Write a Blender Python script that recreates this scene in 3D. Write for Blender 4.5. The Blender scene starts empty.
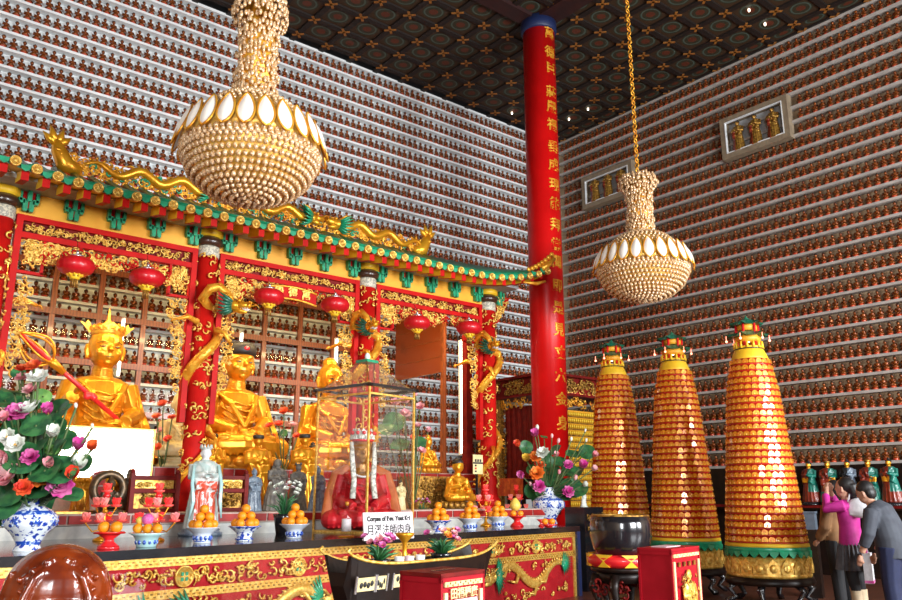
import bpy, math, random
import numpy as np
from mathutils import Matrix, Vector
S = bpy.context.scene
COL = S.collection
PI = math.pi
R = math.radians
sin, cos = math.sin, math.cos
random.seed(7)
U = random.uniform

# ------------------------------------------------------------------ camera and pixel helper
F = 794.0
TILT = math.atan(197 / 794.0)
AZ = R(50.9)
H = 1.4
cd = bpy.data.cameras.new('camera')
cam = bpy.data.objects.new('camera', cd)
COL.objects.link(cam)
cam.location = (0, 0, H)
cam.rotation_euler = (PI / 2 + TILT, 0, AZ - PI / 2)
cd.sensor_width = 36
cd.lens = F / 902 * 36
cd.clip_start = 0.05
cd.clip_end = 100
S.camera = cam
def ray(u, v):
    a = (u - 451) / F; b = (300 - v) / F
    fw = cos(TILT) - b * sin(TILT); up = b * cos(TILT) + sin(TILT)
    return (cos(AZ) * fw + sin(AZ) * a, sin(AZ) * fw - cos(AZ) * a, up)
def at(u, v, X=None, Y=None, Z=None, D=None):
    """a point of the photograph on a plane X=, Y=, Z= or at horizontal distance D"""
    d = ray(u, v)
    if X is not None: t = X / d[0]
    elif Y is not None: t = Y / d[1]
    elif Z is not None: t = (Z - H) / d[2]
    else: t = D / math.hypot(d[0], d[1])
    return Vector((d[0] * t, d[1] * t, H + d[2] * t))
def proj(p):
    x, y, z = p[0], p[1], p[2] - H
    fwd = x * cos(AZ) + y * sin(AZ); rt = x * sin(AZ) - y * cos(AZ)
    dep = fwd * cos(TILT) + z * sin(TILT); up = -fwd * sin(TILT) + z * cos(TILT)
    if dep < .1: return (-9999, -9999, dep)
    return (451 + F * rt / dep, 300 - F * up / dep, dep)

# ------------------------------------------------------------------ materials
MATS = {}
def mat(name, col, rough=.5, metal=0., col2=None, scale=20., lo=.4, hi=.6, bump=0., bscale=None, emit=None, es=0., coat=0., detail=3., kind='noise', spec=.5):
    m = bpy.data.materials.new(name); m.use_nodes = True
    nt = m.node_tree; b = nt.nodes['Principled BSDF']
    b.inputs['Roughness'].default_value = rough
    b.inputs['Metallic'].default_value = metal
    b.inputs['Specular IOR Level'].default_value = spec
    if coat:
        b.inputs['Coat Weight'].default_value = coat; b.inputs['Coat Roughness'].default_value = .08
    c1 = tuple(col) + (1,)
    if col2 is None:
        col2 = tuple(min(1, c * .86) for c in col); 
    tc = nt.nodes.new('ShaderNodeTexCoord')
    if kind == 'voronoi':
        tx = nt.nodes.new('ShaderNodeTexVoronoi'); out = tx.outputs['Distance']
    elif kind == 'wave':
        tx = nt.nodes.new('ShaderNodeTexWave'); tx.inputs['Distortion'].default_value = 4; tx.inputs['Detail'].default_value = 3; out = tx.outputs['Fac']
    else:
        tx = nt.nodes.new('ShaderNodeTexNoise'); tx.inputs['Detail'].default_value = detail; out = tx.outputs['Fac']
    tx.inputs['Scale'].default_value = scale
    nt.links.new(tc.outputs['Object'], tx.inputs['Vector'])
    rp = nt.nodes.new('ShaderNodeValToRGB')
    rp.color_ramp.elements[0].position = lo; rp.color_ramp.elements[1].position = hi
    rp.color_ramp.elements[0].color = c1; rp.color_ramp.elements[1].color = tuple(col2) + (1,)
    nt.links.new(out, rp.inputs['Fac']); nt.links.new(rp.outputs['Color'], b.inputs['Base Color'])
    if bump:
        bn = nt.nodes.new('ShaderNodeBump'); bn.inputs['Strength'].default_value = bump; bn.inputs['Distance'].default_value = .02
        t2 = nt.nodes.new('ShaderNodeTexNoise'); t2.inputs['Scale'].default_value = bscale or scale; t2.inputs['Detail'].default_value = 3
        nt.links.new(tc.outputs['Object'], t2.inputs['Vector'])
        nt.links.new(t2.outputs['Fac'], bn.inputs['Height']); nt.links.new(bn.outputs['Normal'], b.inputs['Normal'])
    if emit:
        b.inputs['Emission Color'].default_value = tuple(emit) + (1,); b.inputs['Emission Strength'].default_value = es
    MATS[name] = m
    return m
def glass_mat(name, tint=(1, 1, 1), rough=0.0, haze=0., refl=1.):
    m = bpy.data.materials.new(name); m.use_nodes = True; nt = m.node_tree
    nt.nodes.remove(nt.nodes['Principled BSDF'])
    o = nt.nodes['Material Output']; mx = nt.nodes.new('ShaderNodeMixShader')
    lw = nt.nodes.new('ShaderNodeLayerWeight'); lw.inputs['Blend'].default_value = .5
    pw = nt.nodes.new('ShaderNodeMath'); pw.operation = 'POWER'; pw.inputs[1].default_value = 5; nt.links.new(lw.outputs['Facing'], pw.inputs[0])
    fr = nt.nodes.new('ShaderNodeMath'); fr.operation = 'MULTIPLY_ADD'; fr.inputs[1].default_value = .95 * refl; fr.inputs[2].default_value = .05 * refl; nt.links.new(pw.outputs[0], fr.inputs[0])
    tr = nt.nodes.new('ShaderNodeBsdfTransparent'); tr.inputs['Color'].default_value = tuple(tint) + (1,)
    gl = nt.nodes.new('ShaderNodeBsdfGlossy'); gl.inputs['Roughness'].default_value = rough
    nt.links.new(fr.outputs[0], mx.inputs[0]); nt.links.new(tr.outputs[0], mx.inputs[1]); nt.links.new(gl.outputs[0], mx.inputs[2])
    if haze:
        df = nt.nodes.new('ShaderNodeBsdfDiffuse'); df.inputs[0].default_value = (.75, .6, .45, 1); m2 = nt.nodes.new('ShaderNodeMixShader'); m2.inputs[0].default_value = haze
        nt.links.new(mx.outputs[0], m2.inputs[1]); nt.links.new(df.outputs[0], m2.inputs[2]); mx = m2
    nt.links.new(mx.outputs[0], o.inputs['Surface']); MATS[name] = m
    return m
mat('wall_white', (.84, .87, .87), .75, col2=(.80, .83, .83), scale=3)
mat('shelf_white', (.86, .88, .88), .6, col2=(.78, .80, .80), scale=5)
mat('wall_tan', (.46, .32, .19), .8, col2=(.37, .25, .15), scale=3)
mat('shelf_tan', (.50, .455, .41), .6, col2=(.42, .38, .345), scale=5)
mat('fig_gold', (.38, .10, .015), .27, .4, col2=(.085, .012, .004), scale=22, lo=.35, hi=.65)
mat('fig_dark', (.035, .014, .008), .5)
mat('fig_base', (.42, .02, .012), .3, col2=(.60, .08, .02), scale=30, coat=.5)
mat('gold', (.95, .50, .05), .34, .45, col2=(.80, .30, .02), scale=9, bump=.15, bscale=60)
mat('gold_smooth', (.84, .40, .022), .29, .55, col2=(.72, .27, .012), scale=4, bump=.12, bscale=12)
mat('gold_pale', (.95, .64, .16), .36, .45, col2=(.75, .38, .05), scale=30)
mat('gold_dark', (.55, .30, .05), .4, .6, col2=(.22, .10, .02), scale=25)
mat('red', (.55, .010, .007), .5, col2=(.45, .007, .006), scale=4, spec=.12)
mat('red_column', (.70, .006, .006), .34, col2=(.62, .005, .005), scale=2, coat=.0, spec=.28)
mat('red_dark', (.20, .012, .009), .5, col2=(.13, .008, .007), scale=6, spec=.15)
mat('red_bright', (.85, .02, .02), .4, col2=(.7, .01, .02), scale=6, coat=.4)
mat('crimson', (.48, .016, .022), .6, col2=(.40, .01, .016), scale=8, spec=.15)
mat('red_box', (.40, .008, .018), .45, col2=(.34, .006, .014), scale=5, spec=.2)
mat('yellow', (.86, .42, .03), .5, col2=(.80, .36, .02), scale=3)
mat('yellow_bright', (.92, .60, .03), .45, col2=(.85, .5, .02), scale=6)
mat('green', (.01, .36, .17), .4, col2=(.01, .26, .12), scale=14, coat=.3)
mat('green_dark', (.01, .16, .09), .4, col2=(.01, .09, .05), scale=14, coat=.3)
mat('leaf', (.05, .20, .06), .4, col2=(.02, .10, .04), scale=12, coat=.2)
mat('leaf_pale', (.22, .42, .10), .45, col2=(.10, .28, .06), scale=12)
mat('stem', (.10, .16, .05), .6)
mat('grey_plaster', (.46, .47, .48), .8)
mat('navy', (.01, .02, .08), .5)
mat('black', (.008, .008, .011), .18, col2=(.014, .013, .016), scale=5, coat=.5)
mat('black_wood', (.010, .006, .005), .38, col2=(.018, .009, .006), scale=8, spec=.25)
mat('brown_ring', (.05, .022, .012), .3, coat=.4)
mat('band_grey', (.62, .58, .44), .5, col2=(.34, .33, .27), scale=40, lo=.48, hi=.52)
mat('wood', (.30, .075, .016), .4, col2=(.20, .048, .010), scale=6, kind='wave', coat=.3)
mat('wood_door', (.27, .048, .009), .3, col2=(.20, .034, .007), scale=1.2, kind='wave', coat=.5)
mat('fish_brown', (.25, .036, .005), .24, col2=(.13, .016, .004), scale=6, coat=.6)
mat('ceil_rib', (.014, .007, .005), .6, col2=(.010, .006, .004), scale=8)
mat('ceil_beam', (.030, .006, .005), .6, col2=(.02, .005, .005), scale=5)
mat('ceil_gold', (.42, .17, .03), .5, .3, col2=(.3, .1, .02), scale=20)
mat('floor_brown', (.17, .062, .036), .3, col2=(.11, .042, .026), scale=5)
mat('stone', (.56, .55, .50), .5, col2=(.42, .42, .40), scale=8)
mat('tile_red', (.40, .024, .018), .4, col2=(.28, .014, .012), scale=5, spec=.2)
mat('grout', (.55, .42, .36), .8)
mat('porcelain', (.80, .86, .92), .12, col2=(.015, .05, .38), scale=26, lo=.53, hi=.58, coat=.5, detail=4)
mat('porcelain_blue', (.02, .08, .45), .12, col2=(.55, .68, .85), scale=34, lo=.52, hi=.60, coat=.5)
mat('porcelain_white', (.80, .85, .90), .12, col2=(.72, .80, .90), scale=6, coat=.5)
mat('celadon', (.45, .68, .66), .15, col2=(.38, .6, .6), scale=6, coat=.5)
mat('orange', (.95, .34, .01), .42, col2=(.90, .26, .008), scale=5, bump=.15, bscale=140)
mat('pomelo', (.85, .62, .10), .45, col2=(.75, .55, .10), scale=6, bump=.1, bscale=120)
mat('cream', (.85, .72, .38), .5, col2=(.75, .58, .26), scale=9)
mat('white', (.85, .85, .84), .5, col2=(.78, .78, .78), scale=6)
mat('petal_white', (.86, .86, .80), .6, col2=(.75, .80, .70), scale=6)
mat('petal_pink', (.85, .30, .36), .55, col2=(.90, .55, .55), scale=7)
mat('petal_magenta', (.62, .04, .30), .55, col2=(.75, .20, .45), scale=8)
mat('petal_red', (.80, .05, .03), .5, col2=(.88, .18, .04), scale=8)
mat('petal_orange', (.88, .18, .02), .5, col2=(.9, .34, .06), scale=8)
mat('petal_yellow', (.9, .62, .08), .5, col2=(.88, .4, .05), scale=8)
mat('lamp_red', (.80, .03, .04), .4, col2=(.85, .12, .10), scale=10, emit=(1, .06, .05), es=.35)
mat('lamp_pink', (.85, .22, .25), .4, col2=(.92, .5, .42), scale=10, emit=(1, .3, .22), es=.25)
mat('lamp_yellow', (.95, .7, .3), .4, emit=(1, .65, .25), es=.8)
mat('lantern_red', (.58, .008, .016), .35, col2=(.5, .006, .012), scale=5, emit=(1, .03, .03), es=.05, coat=.2)
mat('tube_light', (1, 1, 1), .4, emit=(1, .96, .82), es=5.)
mat('bulb_red', (1, .2, .15), .4, emit=(1, .25, .15), es=6.)
mat('bulb_white', (1, .9, .8), .4, emit=(1, .8, .6), es=5.)
mat('crystal', (.92, .68, .42), .14, .10, col2=(.55, .26, .07), scale=60, lo=.42, hi=.60, coat=.8, spec=.8)
mat('shade_white', (.92, .86, .78), .35, col2=(.88, .80, .70), scale=4, emit=(1, .92, .82), es=.10)
mat('slate', (.10, .14, .20), .45, col2=(.22, .28, .34), scale=24, coat=.3)
mat('rock', (.20, .18, .15), .6, col2=(.10, .09, .08), scale=20)
mat('bronze', (.16, .10, .05), .4, .6, col2=(.08, .06, .04), scale=24)
mat('robe_red', (.60, .012, .02), .5, col2=(.48, .008, .015), scale=6)
mat('cape_rust', (.50, .13, .03), .55, col2=(.42, .09, .02), scale=7)
mat('face_gold', (.42, .20, .05), .35, .4, col2=(.35, .15, .03), scale=9)
mat('ribbon', (.80, .80, .70), .6, col2=(.40, .40, .34), scale=28, lo=.48, hi=.56)
mat('robe_paint', (.62, .07, .03), .4, col2=(.72, .74, .70), scale=14, lo=.54, hi=.60, coat=.4)
mat('robe_pale', (.40, .50, .47), .35, col2=(.60, .62, .58), scale=16, coat=.4)
mat('hat_black', (.02, .016, .014), .5)
mat('skin', (.55, .30, .20), .55, col2=(.50, .26, .17), scale=9)
mat('hair', (.012, .010, .010), .5)
mat('jacket_pink', (.52, .02, .26), .7, col2=(.42, .015, .2), scale=9)
mat('skirt_grey', (.11, .11, .12), .8, col2=(.07, .07, .08), scale=12)
mat('cloth_black', (.012, .012, .014), .8)
mat('shirt_dark', (.060, .068, .085), .8, col2=(.045, .05, .065), scale=9)
mat('trouser_navy', (.012, .018, .06), .8)
mat('jacket_tan', (.26, .13, .05), .8, col2=(.2, .1, .04), scale=9)
mat('boot_tan', (.5, .38, .24), .7)
mat('bag_white', (.75, .75, .78), .5)
mat('jade_robe', (.01, .24, .17), .4, col2=(.01, .15, .11), scale=9, coat=.3)
mat('rust_robe', (.27, .03, .01), .4, col2=(.18, .018, .008), scale=9, coat=.3)
mat('sign_white', (.86, .80, .82), .5)
mat('ink', (.02, .02, .02), .6)
mat('cup_pink', (.82, .66, .68), .3, col2=(.75, .5, .56), scale=12)
mat('silver', (.7, .7, .72), .25, .8)
mat('amber', (.55, .22, .02), .2, coat=.6)
mat('cloth_orange', (.72, .13, .02), .7, col2=(.55, .06, .015), scale=10)
mat('frame_wood', (.30, .23, .15), .5, col2=(.24, .18, .12), scale=8)
mat('blue_cloth', (.01, .05, .35), .6)
glass_mat('glass')
glass_mat('glass_matte', (.97, .97, .95), refl=.06)
glass_mat('glass_hazy', (.93, .90, .84), haze=.12)  # pale diffuse film mixed in for the faint haze of the roof glass
M_ = MATS

# ------------------------------------------------------------------ mesh builder
class MB:
    def __init__(s): s.v = []; s.f = []; s.m = []; s.s = []
    def add(s, vs, fs, mi=0, sm=True, T=None):
        n = len(s.v)
        if T is not None: vs = [tuple(T @ Vector(p)) for p in vs]
        s.v.extend([tuple(p) for p in vs])
        for f in fs: s.f.append(tuple(i + n for i in f)); s.m.append(mi); s.s.append(sm)
        return s
    def box(s, c, d, mi=0, rz=0., T=None):
        x, y, z = (k / 2 for k in d); ca, sa = cos(rz), sin(rz)
        vs = [(c[0] + X * ca - Y * sa, c[1] + X * sa + Y * ca, c[2] + Z) for X in (-x, x) for Y in (-y, y) for Z in (-z, z)]
        return s.add(vs, [(0, 1, 3, 2), (4, 6, 7, 5), (0, 4, 5, 1), (2, 3, 7, 6), (0, 2, 6, 4), (1, 5, 7, 3)], mi, False, T)
    def lathe(s, pr, n=24, mi=0, c=(0, 0, 0), sx=1., sy=1., T=None, sm=True, rot=0.):
        vs = []; fs = []; k = len(pr)
        for j in range(n):
            a = 2 * PI * j / n + rot
            for r, z in pr: vs.append((c[0] + r * cos(a) * sx, c[1] + r * sin(a) * sy, c[2] + z))
        for j in range(n):
            q = (j + 1) % n
            for i in range(k - 1): fs.append((j * k + i, q * k + i, q * k + i + 1, j * k + i + 1))
        if pr[0][0] > 1e-6: fs.append(tuple(j * k for j in range(n))[::-1])
        if pr[-1][0] > 1e-6: fs.append(tuple(j * k + k - 1 for j in range(n)))
        return s.add(vs, fs, mi, sm, T)
    def tube(s, pts, rad, n=6, mi=0, T=None, sm=True, flat=1.):
        pts = [Vector(p) for p in pts]; k = len(pts)
        if not hasattr(rad, '__len__'): rad = [rad] * k
        vs = []; fs = []; prev = None
        for i, p in enumerate(pts):
            t = (pts[min(i + 1, k - 1)] - pts[max(i - 1, 0)])
            if t.length < 1e-9: t = Vector((0, 0, 1))
            t.normalize()
            if prev is None:
                a = Vector((0, 0, 1)) if abs(t.z) < .9 else Vector((1, 0, 0))
                n1 = (a - t * a.dot(t)).normalized()
            else:
                n1 = prev - t * prev.dot(t)
                n1 = n1.normalized() if n1.length > 1e-6 else prev
            prev = n1; n2 = t.cross(n1)
            for j in range(n):
                a = 2 * PI * j / n
                vs.append(p + n1 * (cos(a) * rad[i]) + n2 * (sin(a) * rad[i] * flat))
        for i in range(k - 1):
            for j in range(n):
                q = (j + 1) % n; fs.append((i * n + j, i * n + q, (i + 1) * n + q, (i + 1) * n + j))
        fs.append(tuple(range(n))[::-1]); fs.append(tuple((k - 1) * n + j for j in range(n)))
        return s.add(vs, fs, mi, sm, T)
    def ball(s, c, r, nu=12, nv=8, mi=0, T=None):
        if not hasattr(r, '__len__'): r = (r, r, r)
        vs = [(c[0], c[1], c[2] - r[2])]; fs = []
        for i in range(1, nv):
            a = -PI / 2 + PI * i / nv
            for j in range(nu):
                b = 2 * PI * j / nu; vs.append((c[0] + r[0] * cos(a) * cos(b), c[1] + r[1] * cos(a) * sin(b), c[2] + r[2] * sin(a)))
        vs.append((c[0], c[1], c[2] + r[2])); e = len(vs) - 1
        for j in range(nu):
            q = (j + 1) % nu; fs.append((0, 1 + q, 1 + j)); fs.append((e, e - nu + j, e - nu + q))
            for i in range(nv - 2): fs.append((1 + i * nu + j, 1 + i * nu + q, 1 + (i + 1) * nu + q, 1 + (i + 1) * nu + j))
        return s.add(vs, fs, mi, True, T)
    def prism(s, poly, d, mi=0, T=None):
        """2D polygon (x,z) extruded from y=0 to y=-d"""
        n = len(poly)
        vs = [(x, 0, z) for x, z in poly] + [(x, -d, z) for x, z in poly]
        fs = [tuple(range(n))[::-1], tuple(range(n, 2 * n))] + [(i, (i + 1) % n, n + (i + 1) % n, n + i) for i in range(n)]
        return s.add(vs, fs, mi, False, T)
    def ring(s, c, R0, r, n=20, m=6, mi=0, axis='z', T=None):
        vs = []; fs = []
        for i in range(n):
            a = 2 * PI * i / n
            for j in range(m):
                b = 2 * PI * j / m; q = R0 + r * cos(b); w = r * sin(b)
                p = {'z': (q * cos(a), q * sin(a), w), 'y': (q * cos(a), w, q * sin(a)), 'x': (w, q * cos(a), q * sin(a))}[axis]
                vs.append((c[0] + p[0], c[1] + p[1], c[2] + p[2]))
        for i in range(n):
            for j in range(m):
                fs.append((i * m + j, ((i + 1) % n) * m + j, ((i + 1) % n) * m + (j + 1) % m, i * m + (j + 1) % m))
        return s.add(vs, fs, mi, True, T)
    def merge(s, o, T=None, mi=None):
        n = len(s.v)
        s.v.extend([tuple(T @ Vector(p)) for p in o.v] if T is not None else o.v)
        s.f.extend([tuple(i + n for i in f) for f in o.f]); s.m.extend(o.m if mi is None else [mi] * len(o.m)); s.s.extend(o.s)
        return s
    def mesh(s, name, mats):
        me = bpy.data.meshes.new(name); me.from_pydata(s.v, [], s.f)
        for m in mats: me.materials.append(M_[m] if isinstance(m, str) else m)
        me.polygons.foreach_set('material_index', s.m); me.polygons.foreach_set('use_smooth', s.s)
        me.update(); return me
def link(name, me, parent=None, loc=(0, 0, 0), rot=(0, 0, 0)):
    o = bpy.data.objects.new(name, me); COL.objects.link(o)
    o.location = loc; o.rotation_euler = rot
    if parent is not None: o.parent = parent
    return o
def part(name, mb, mats, parent, loc=(0, 0, 0), rot=(0, 0, 0), label=None, stuff=False):
    if isinstance(mats, str): mats = [mats]
    me = mb.mesh(name, mats) if isinstance(mb, MB) else mb
    o = link(name, me, parent, loc, rot)
    if label: o['label'] = label
    if stuff: o['kind'] = 'stuff'
    return o
def tag(o, label, cat, group=None):
    o['label'] = label; o['category'] = cat
    if group: o['group'] = group
    return o
def thing(name, label, cat, loc=(0, 0, 0), rz=0., group=None):
    o = bpy.data.objects.new(name, None); COL.objects.link(o); o.empty_display_size = .1
    o.location = loc; o.rotation_euler = (0, 0, rz)
    return tag(o, label, cat, group)
def solo(name, mb, mats, label, cat, loc=(0, 0, 0), rz=0., group=None):
    o = part(name, mb, mats, None, loc, (0, 0, rz)); return tag(o, label, cat, group)
def struct(name, mb, mats, parent=None):
    o = part(name, mb, mats, parent)
    if parent is None: o['kind'] = 'structure'
    return o
def dup(o, loc=None, rz=None, label=None, group=None, parent=None):
    c = o.copy(); COL.objects.link(c)
    if parent is not None: c.parent = parent; c.matrix_parent_inverse = o.matrix_parent_inverse
    if loc is not None: c.location = loc
    if rz is not None: c.rotation_euler = (0, 0, rz)
    if label: c['label'] = label
    if group: c['group'] = group
    for ch in list(o.children): dup(ch, parent=c)
    return c
def fuse(mb, voxel, it=4, fac=.5, mats=('gold',), paint=None):
    """melt overlapping shapes into one continuous surface"""
    me = mb.mesh('tmp', ['gold']); o = bpy.data.objects.new('tmp', me); COL.objects.link(o)
    r = o.modifiers.new('r', 'REMESH'); r.mode = 'VOXEL'; r.voxel_size = voxel; r.use_smooth_shade = True
    if it:
        q = o.modifiers.new('s', 'SMOOTH'); q.iterations = it; q.factor = fac
    dg = bpy.context.evaluated_depsgraph_get()
    res = bpy.data.meshes.new_from_object(o.evaluated_get(dg))
    bpy.data.objects.remove(o); bpy.data.meshes.remove(me)
    res.materials.clear()
    for m in ((mats,) if isinstance(mats, str) else mats): res.materials.append(M_[m])
    if paint:
        for p in res.polygons: p.material_index = paint(p.center)
    for p in res.polygons: p.use_smooth = True
    return res
def text_mesh(body, size, depth, mats, bold=0.0, align='CENTER'):
    c = bpy.data.curves.new('txt', 'FONT'); c.body = body; c.size = size; c.extrude = depth; c.offset = bold
    c.align_x = align; c.align_y = 'CENTER'
    o = bpy.data.objects.new('txt', c); COL.objects.link(o)
    dg = bpy.context.evaluated_depsgraph_get()
    me = bpy.data.meshes.new_from_object(o.evaluated_get(dg)); bpy.data.objects.remove(o)
    me.transform(Matrix.Rotation(PI / 2, 4, 'X'))      # stands upright, reads from -Y
    me.materials.clear(); me.materials.append(M_[mats]); return me
def TR(loc=(0, 0, 0), rz=0., rx=0., ry=0., sc=1.):
    return Matrix.Translation(loc) @ Matrix.Rotation(rz, 4, 'Z') @ Matrix.Rotation(ry, 4, 'Y') @ Matrix.Rotation(rx, 4, 'X') @ (Matrix.Scale(sc, 4) if not hasattr(sc, '__len__') else Matrix.Diagonal((*sc, 1)))
ORD = 'first second third fourth fifth sixth seventh eighth ninth tenth eleventh twelfth thirteenth fourteenth fifteenth sixteenth seventeenth eighteenth nineteenth twentieth'.split()
TENS = {20: 'twenty', 30: 'thirty', 40: 'forty', 50: 'fifty', 60: 'sixty'}
def ordn(n):
    if n <= 20: return ORD[n - 1]
    t, o = divmod(n, 10)
    return TENS[t * 10] + '-' + ORD[o - 1] if o else TENS[t * 10][:-1] + 'ieth'

# relief carving: scrolls and leaves on the y=0 plane, bulging towards -y
def carve(mb, x0, x1, z0, z1, n, mi=0, rmin=.03, rmax=.07, th=.010, lim=None, leaf=True):
    k = 0; tries = 0
    while k < n and tries < n * 6:
        tries += 1
        r = U(rmin, rmax); cx = U(x0 + r * .6, max(x0 + r * .6, x1 - r * .6)); cz = U(z0 + r * .6, max(z0 + r * .6, z1 - r * .6))
        if lim and not lim(cx, cz): continue
        k += 1
        a0 = U(0, 2 * PI); sg = random.choice((-1, 1)); y0 = -U(.0, .02)
        pts = []; rad = []
        for i in range(9):
            q = i / 8; rr = r * (1 - .85 * q); a = a0 + sg * q * 4.6
            pts.append((cx + rr * cos(a), y0 - .008 - .014 * q, cz + rr * sin(a))); rad.append(th * (.55 + .75 * q))
        mb.tube(pts, rad, 5, mi)
        if leaf:
            a = U(0, 2 * PI); d = r * .8
            mb.ball((cx + d * cos(a), y0 - .01, cz + d * sin(a)), (r * .42, .014, r * .20), 6, 4, mi, T=None)
    return mb
# ------------------------------------------------------------------ setting
XR, YL, ZC = 15.44, 14.24, 11.13
b = MB(); b.box((3.7, 4.2, -.1), (24.4, 20.8, .2)); struct('floor', b, ['floor_brown'])
# tiled joints of the floor
# ceiling: one panel per cell with a painted medallion, ribs, gold crosses and two beams
mc = bpy.data.materials.new('ceil_panel'); mc.use_nodes = True; nt = mc.node_tree; bs = nt.nodes['Principled BSDF']; bs.inputs['Roughness'].default_value = .6
uv = nt.nodes.new('ShaderNodeUVMap'); sub = nt.nodes.new('ShaderNodeVectorMath'); sub.operation = 'SUBTRACT'; sub.inputs[1].default_value = (.5, .5, 0)
ln = nt.nodes.new('ShaderNodeVectorMath'); ln.operation = 'LENGTH'
rp = nt.nodes.new('ShaderNodeValToRGB'); rp.color_ramp.interpolation = 'CONSTANT'
nt.links.new(uv.outputs[0], sub.inputs[0]); nt.links.new(sub.outputs[0], ln.inputs[0]); nt.links.new(ln.outputs['Value'], rp.inputs[0]); nt.links.new(rp.outputs[0], bs.inputs['Base Color'])
els = [(0, (.10, .022, .008)), (.13, (.030, .026, .012)), (.235, (.060, .085, .065)), (.285, (.028, .024, .011)), (.33, (.044, .021, .008)), (.60, (.026, .015, .007))]
cr = rp.color_ramp
cr.elements[0].position, cr.elements[0].color = els[0][0], els[0][1] + (1,)
cr.elements[1].position, cr.elements[1].color = els[1][0], els[1][1] + (1,)
for p, c in els[2:]:
    e = cr.elements.new(p); e.color = c + (1,)
M_['ceil_panel'] = mc
xs = [-8.4] + [9.97 - .726 * k for k in range(25, -1, -1)] + [10.65] + [11.33 + .74 * k for k in range(0, 6)] + [15.44]
xs = sorted(set(round(x, 3) for x in xs)); ys = sorted([9.765 + .695 * k for k in range(-22, 7)])
b = MB(); uvs = []
def quad(x0, x1, y0, y1, z, mi):
    b.add([(x0, y0, z), (x0, y1, z), (x1, y1, z), (x1, y0, z)], [(0, 1, 2, 3)], mi, False); uvs.extend([(0, 0), (0, 1), (1, 1), (1, 0)])
def bx(c, d, mi):
    b.box(c, d, mi); uvs.extend([(0, 0)] * 24)
for i in range(len(xs) - 1):
    for j in range(len(ys) - 1):
        quad(xs[i], xs[i + 1], ys[j], ys[j + 1], ZC + .02, 0)
for x in xs: bx((x, 4.2, ZC + .01), (.12, 20.4, .07), 1)
for y in ys: bx((3.7, y, ZC + .012), (23.9, .12, .07), 1)
for x in xs[1:]:
    for y in ys:
        for a in (0, 1):
            n0 = len(b.f); b.box((x, y, ZC - .03), (.26, .05, .012), 2, R(45 + 90 * a)); uvs.extend([(0, 0)] * 24)
bx((10.8, 2.2, ZC - .02), (.5, 16.2, .10), 3)
bx((1.3, 10.40, ZC - .02), (19.2, .36, .10), 3)
bx((3.7, 4.2, ZC + .2), (24.4, 20.8, .2), 1)
o = struct('ceiling', b, ['ceil_panel', 'ceil_rib', 'ceil_gold', 'ceil_beam'])
ul = o.data.uv_layers.new(name='UVMap'); ul.data.foreach_set('uv', [c for q in uvs for c in q])
for k, p in enumerate([at(512, 113, Z=ZC), at(569, 119, Z=ZC), at(588, 109, Z=ZC), at(749, 10, Z=ZC), at(765, 24, Z=ZC)]):
    bb = MB(); bb.lathe([(0, -.02), (.018, -.015), (.022, 0), (.022, .06)], 12, 0)
    solo('ceiling_spotlight', bb, ['bulb_white'], ['tiny lit ceiling spotlight left of the red column top', 'tiny lit ceiling spotlight just right of the red column, nearer the column', 'tiny lit ceiling spotlight right of the red column, second from the column', 'tiny lit ceiling spotlight above the right wall, farther from the wall', 'tiny lit ceiling spotlight above the right wall, closest to the wall'][k], 'spotlight', (p.x, p.y, ZC - .02), 0, 'ceiling spotlights')

# shelves: pitch .325, top shelf surface at 10.82
PITCH, ZTOP = .325, 10.82
NL, NR = 29, 28
b = MB(); b.box((3.7, 14.50, 5.57), (24.2, .2, 11.14), 0)
for k in range(NL): b.box((6.2, 14.33, ZTOP - PITCH * k - .024), (18.5, .20, .048), 1)
b.box((6.2, 14.35, 11.10), (18.5, .24, .06), 1)
struct('wall_left', b, ['wall_white', 'shelf_white'])
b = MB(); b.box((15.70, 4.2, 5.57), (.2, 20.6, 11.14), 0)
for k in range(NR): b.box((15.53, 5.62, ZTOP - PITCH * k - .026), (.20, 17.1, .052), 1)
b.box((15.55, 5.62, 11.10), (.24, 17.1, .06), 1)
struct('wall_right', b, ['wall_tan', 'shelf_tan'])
# the entrance side behind the photographer: a wall with three tall doorways, and the fourth wall
DOORS = [(-6.6, -3.2), (4.6, 9.0), (10.6, 14.2)]
DY, DH, SILL = -6.0, 6.0, 1.95
b = MB(); x = -8.4
for d0, d1 in DOORS:
    b.box(((x + d0) / 2, DY - .1, DH / 2), (d0 - x, .2, DH)); x = d1
b.box(((x + 15.8) / 2, DY - .1, DH / 2), (15.8 - x, .2, DH)); b.box((3.7, DY - .1, (11.14 + DH) / 2), (24.2, .2, 11.14 - DH))
struct('wall_front', b, ['wall_tan'])
b = MB(); b.box((-8.4, 4.2, 5.57), (.2, 20.4, 11.14)); struct('wall_side', b, ['wall_tan'])
for i, (d0, d1) in enumerate(DOORS):
    b = MB()
    for xx in (d0 + .06, d1 - .06): b.box((xx, DY, DH / 2), (.12, .3, DH))
    b.box(((d0 + d1) / 2, DY, DH - .06), (d1 - d0, .3, .12))
    b.box(((d0 + d1) / 2, DY - .05, SILL / 2), (d1 - d0 - .2, .12, SILL - .02))  # unseen closed lower panel, added to cut the reflected daylight below the sill
    o = struct('door_%d' % (i + 1), b, ['red_dark'])

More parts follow.
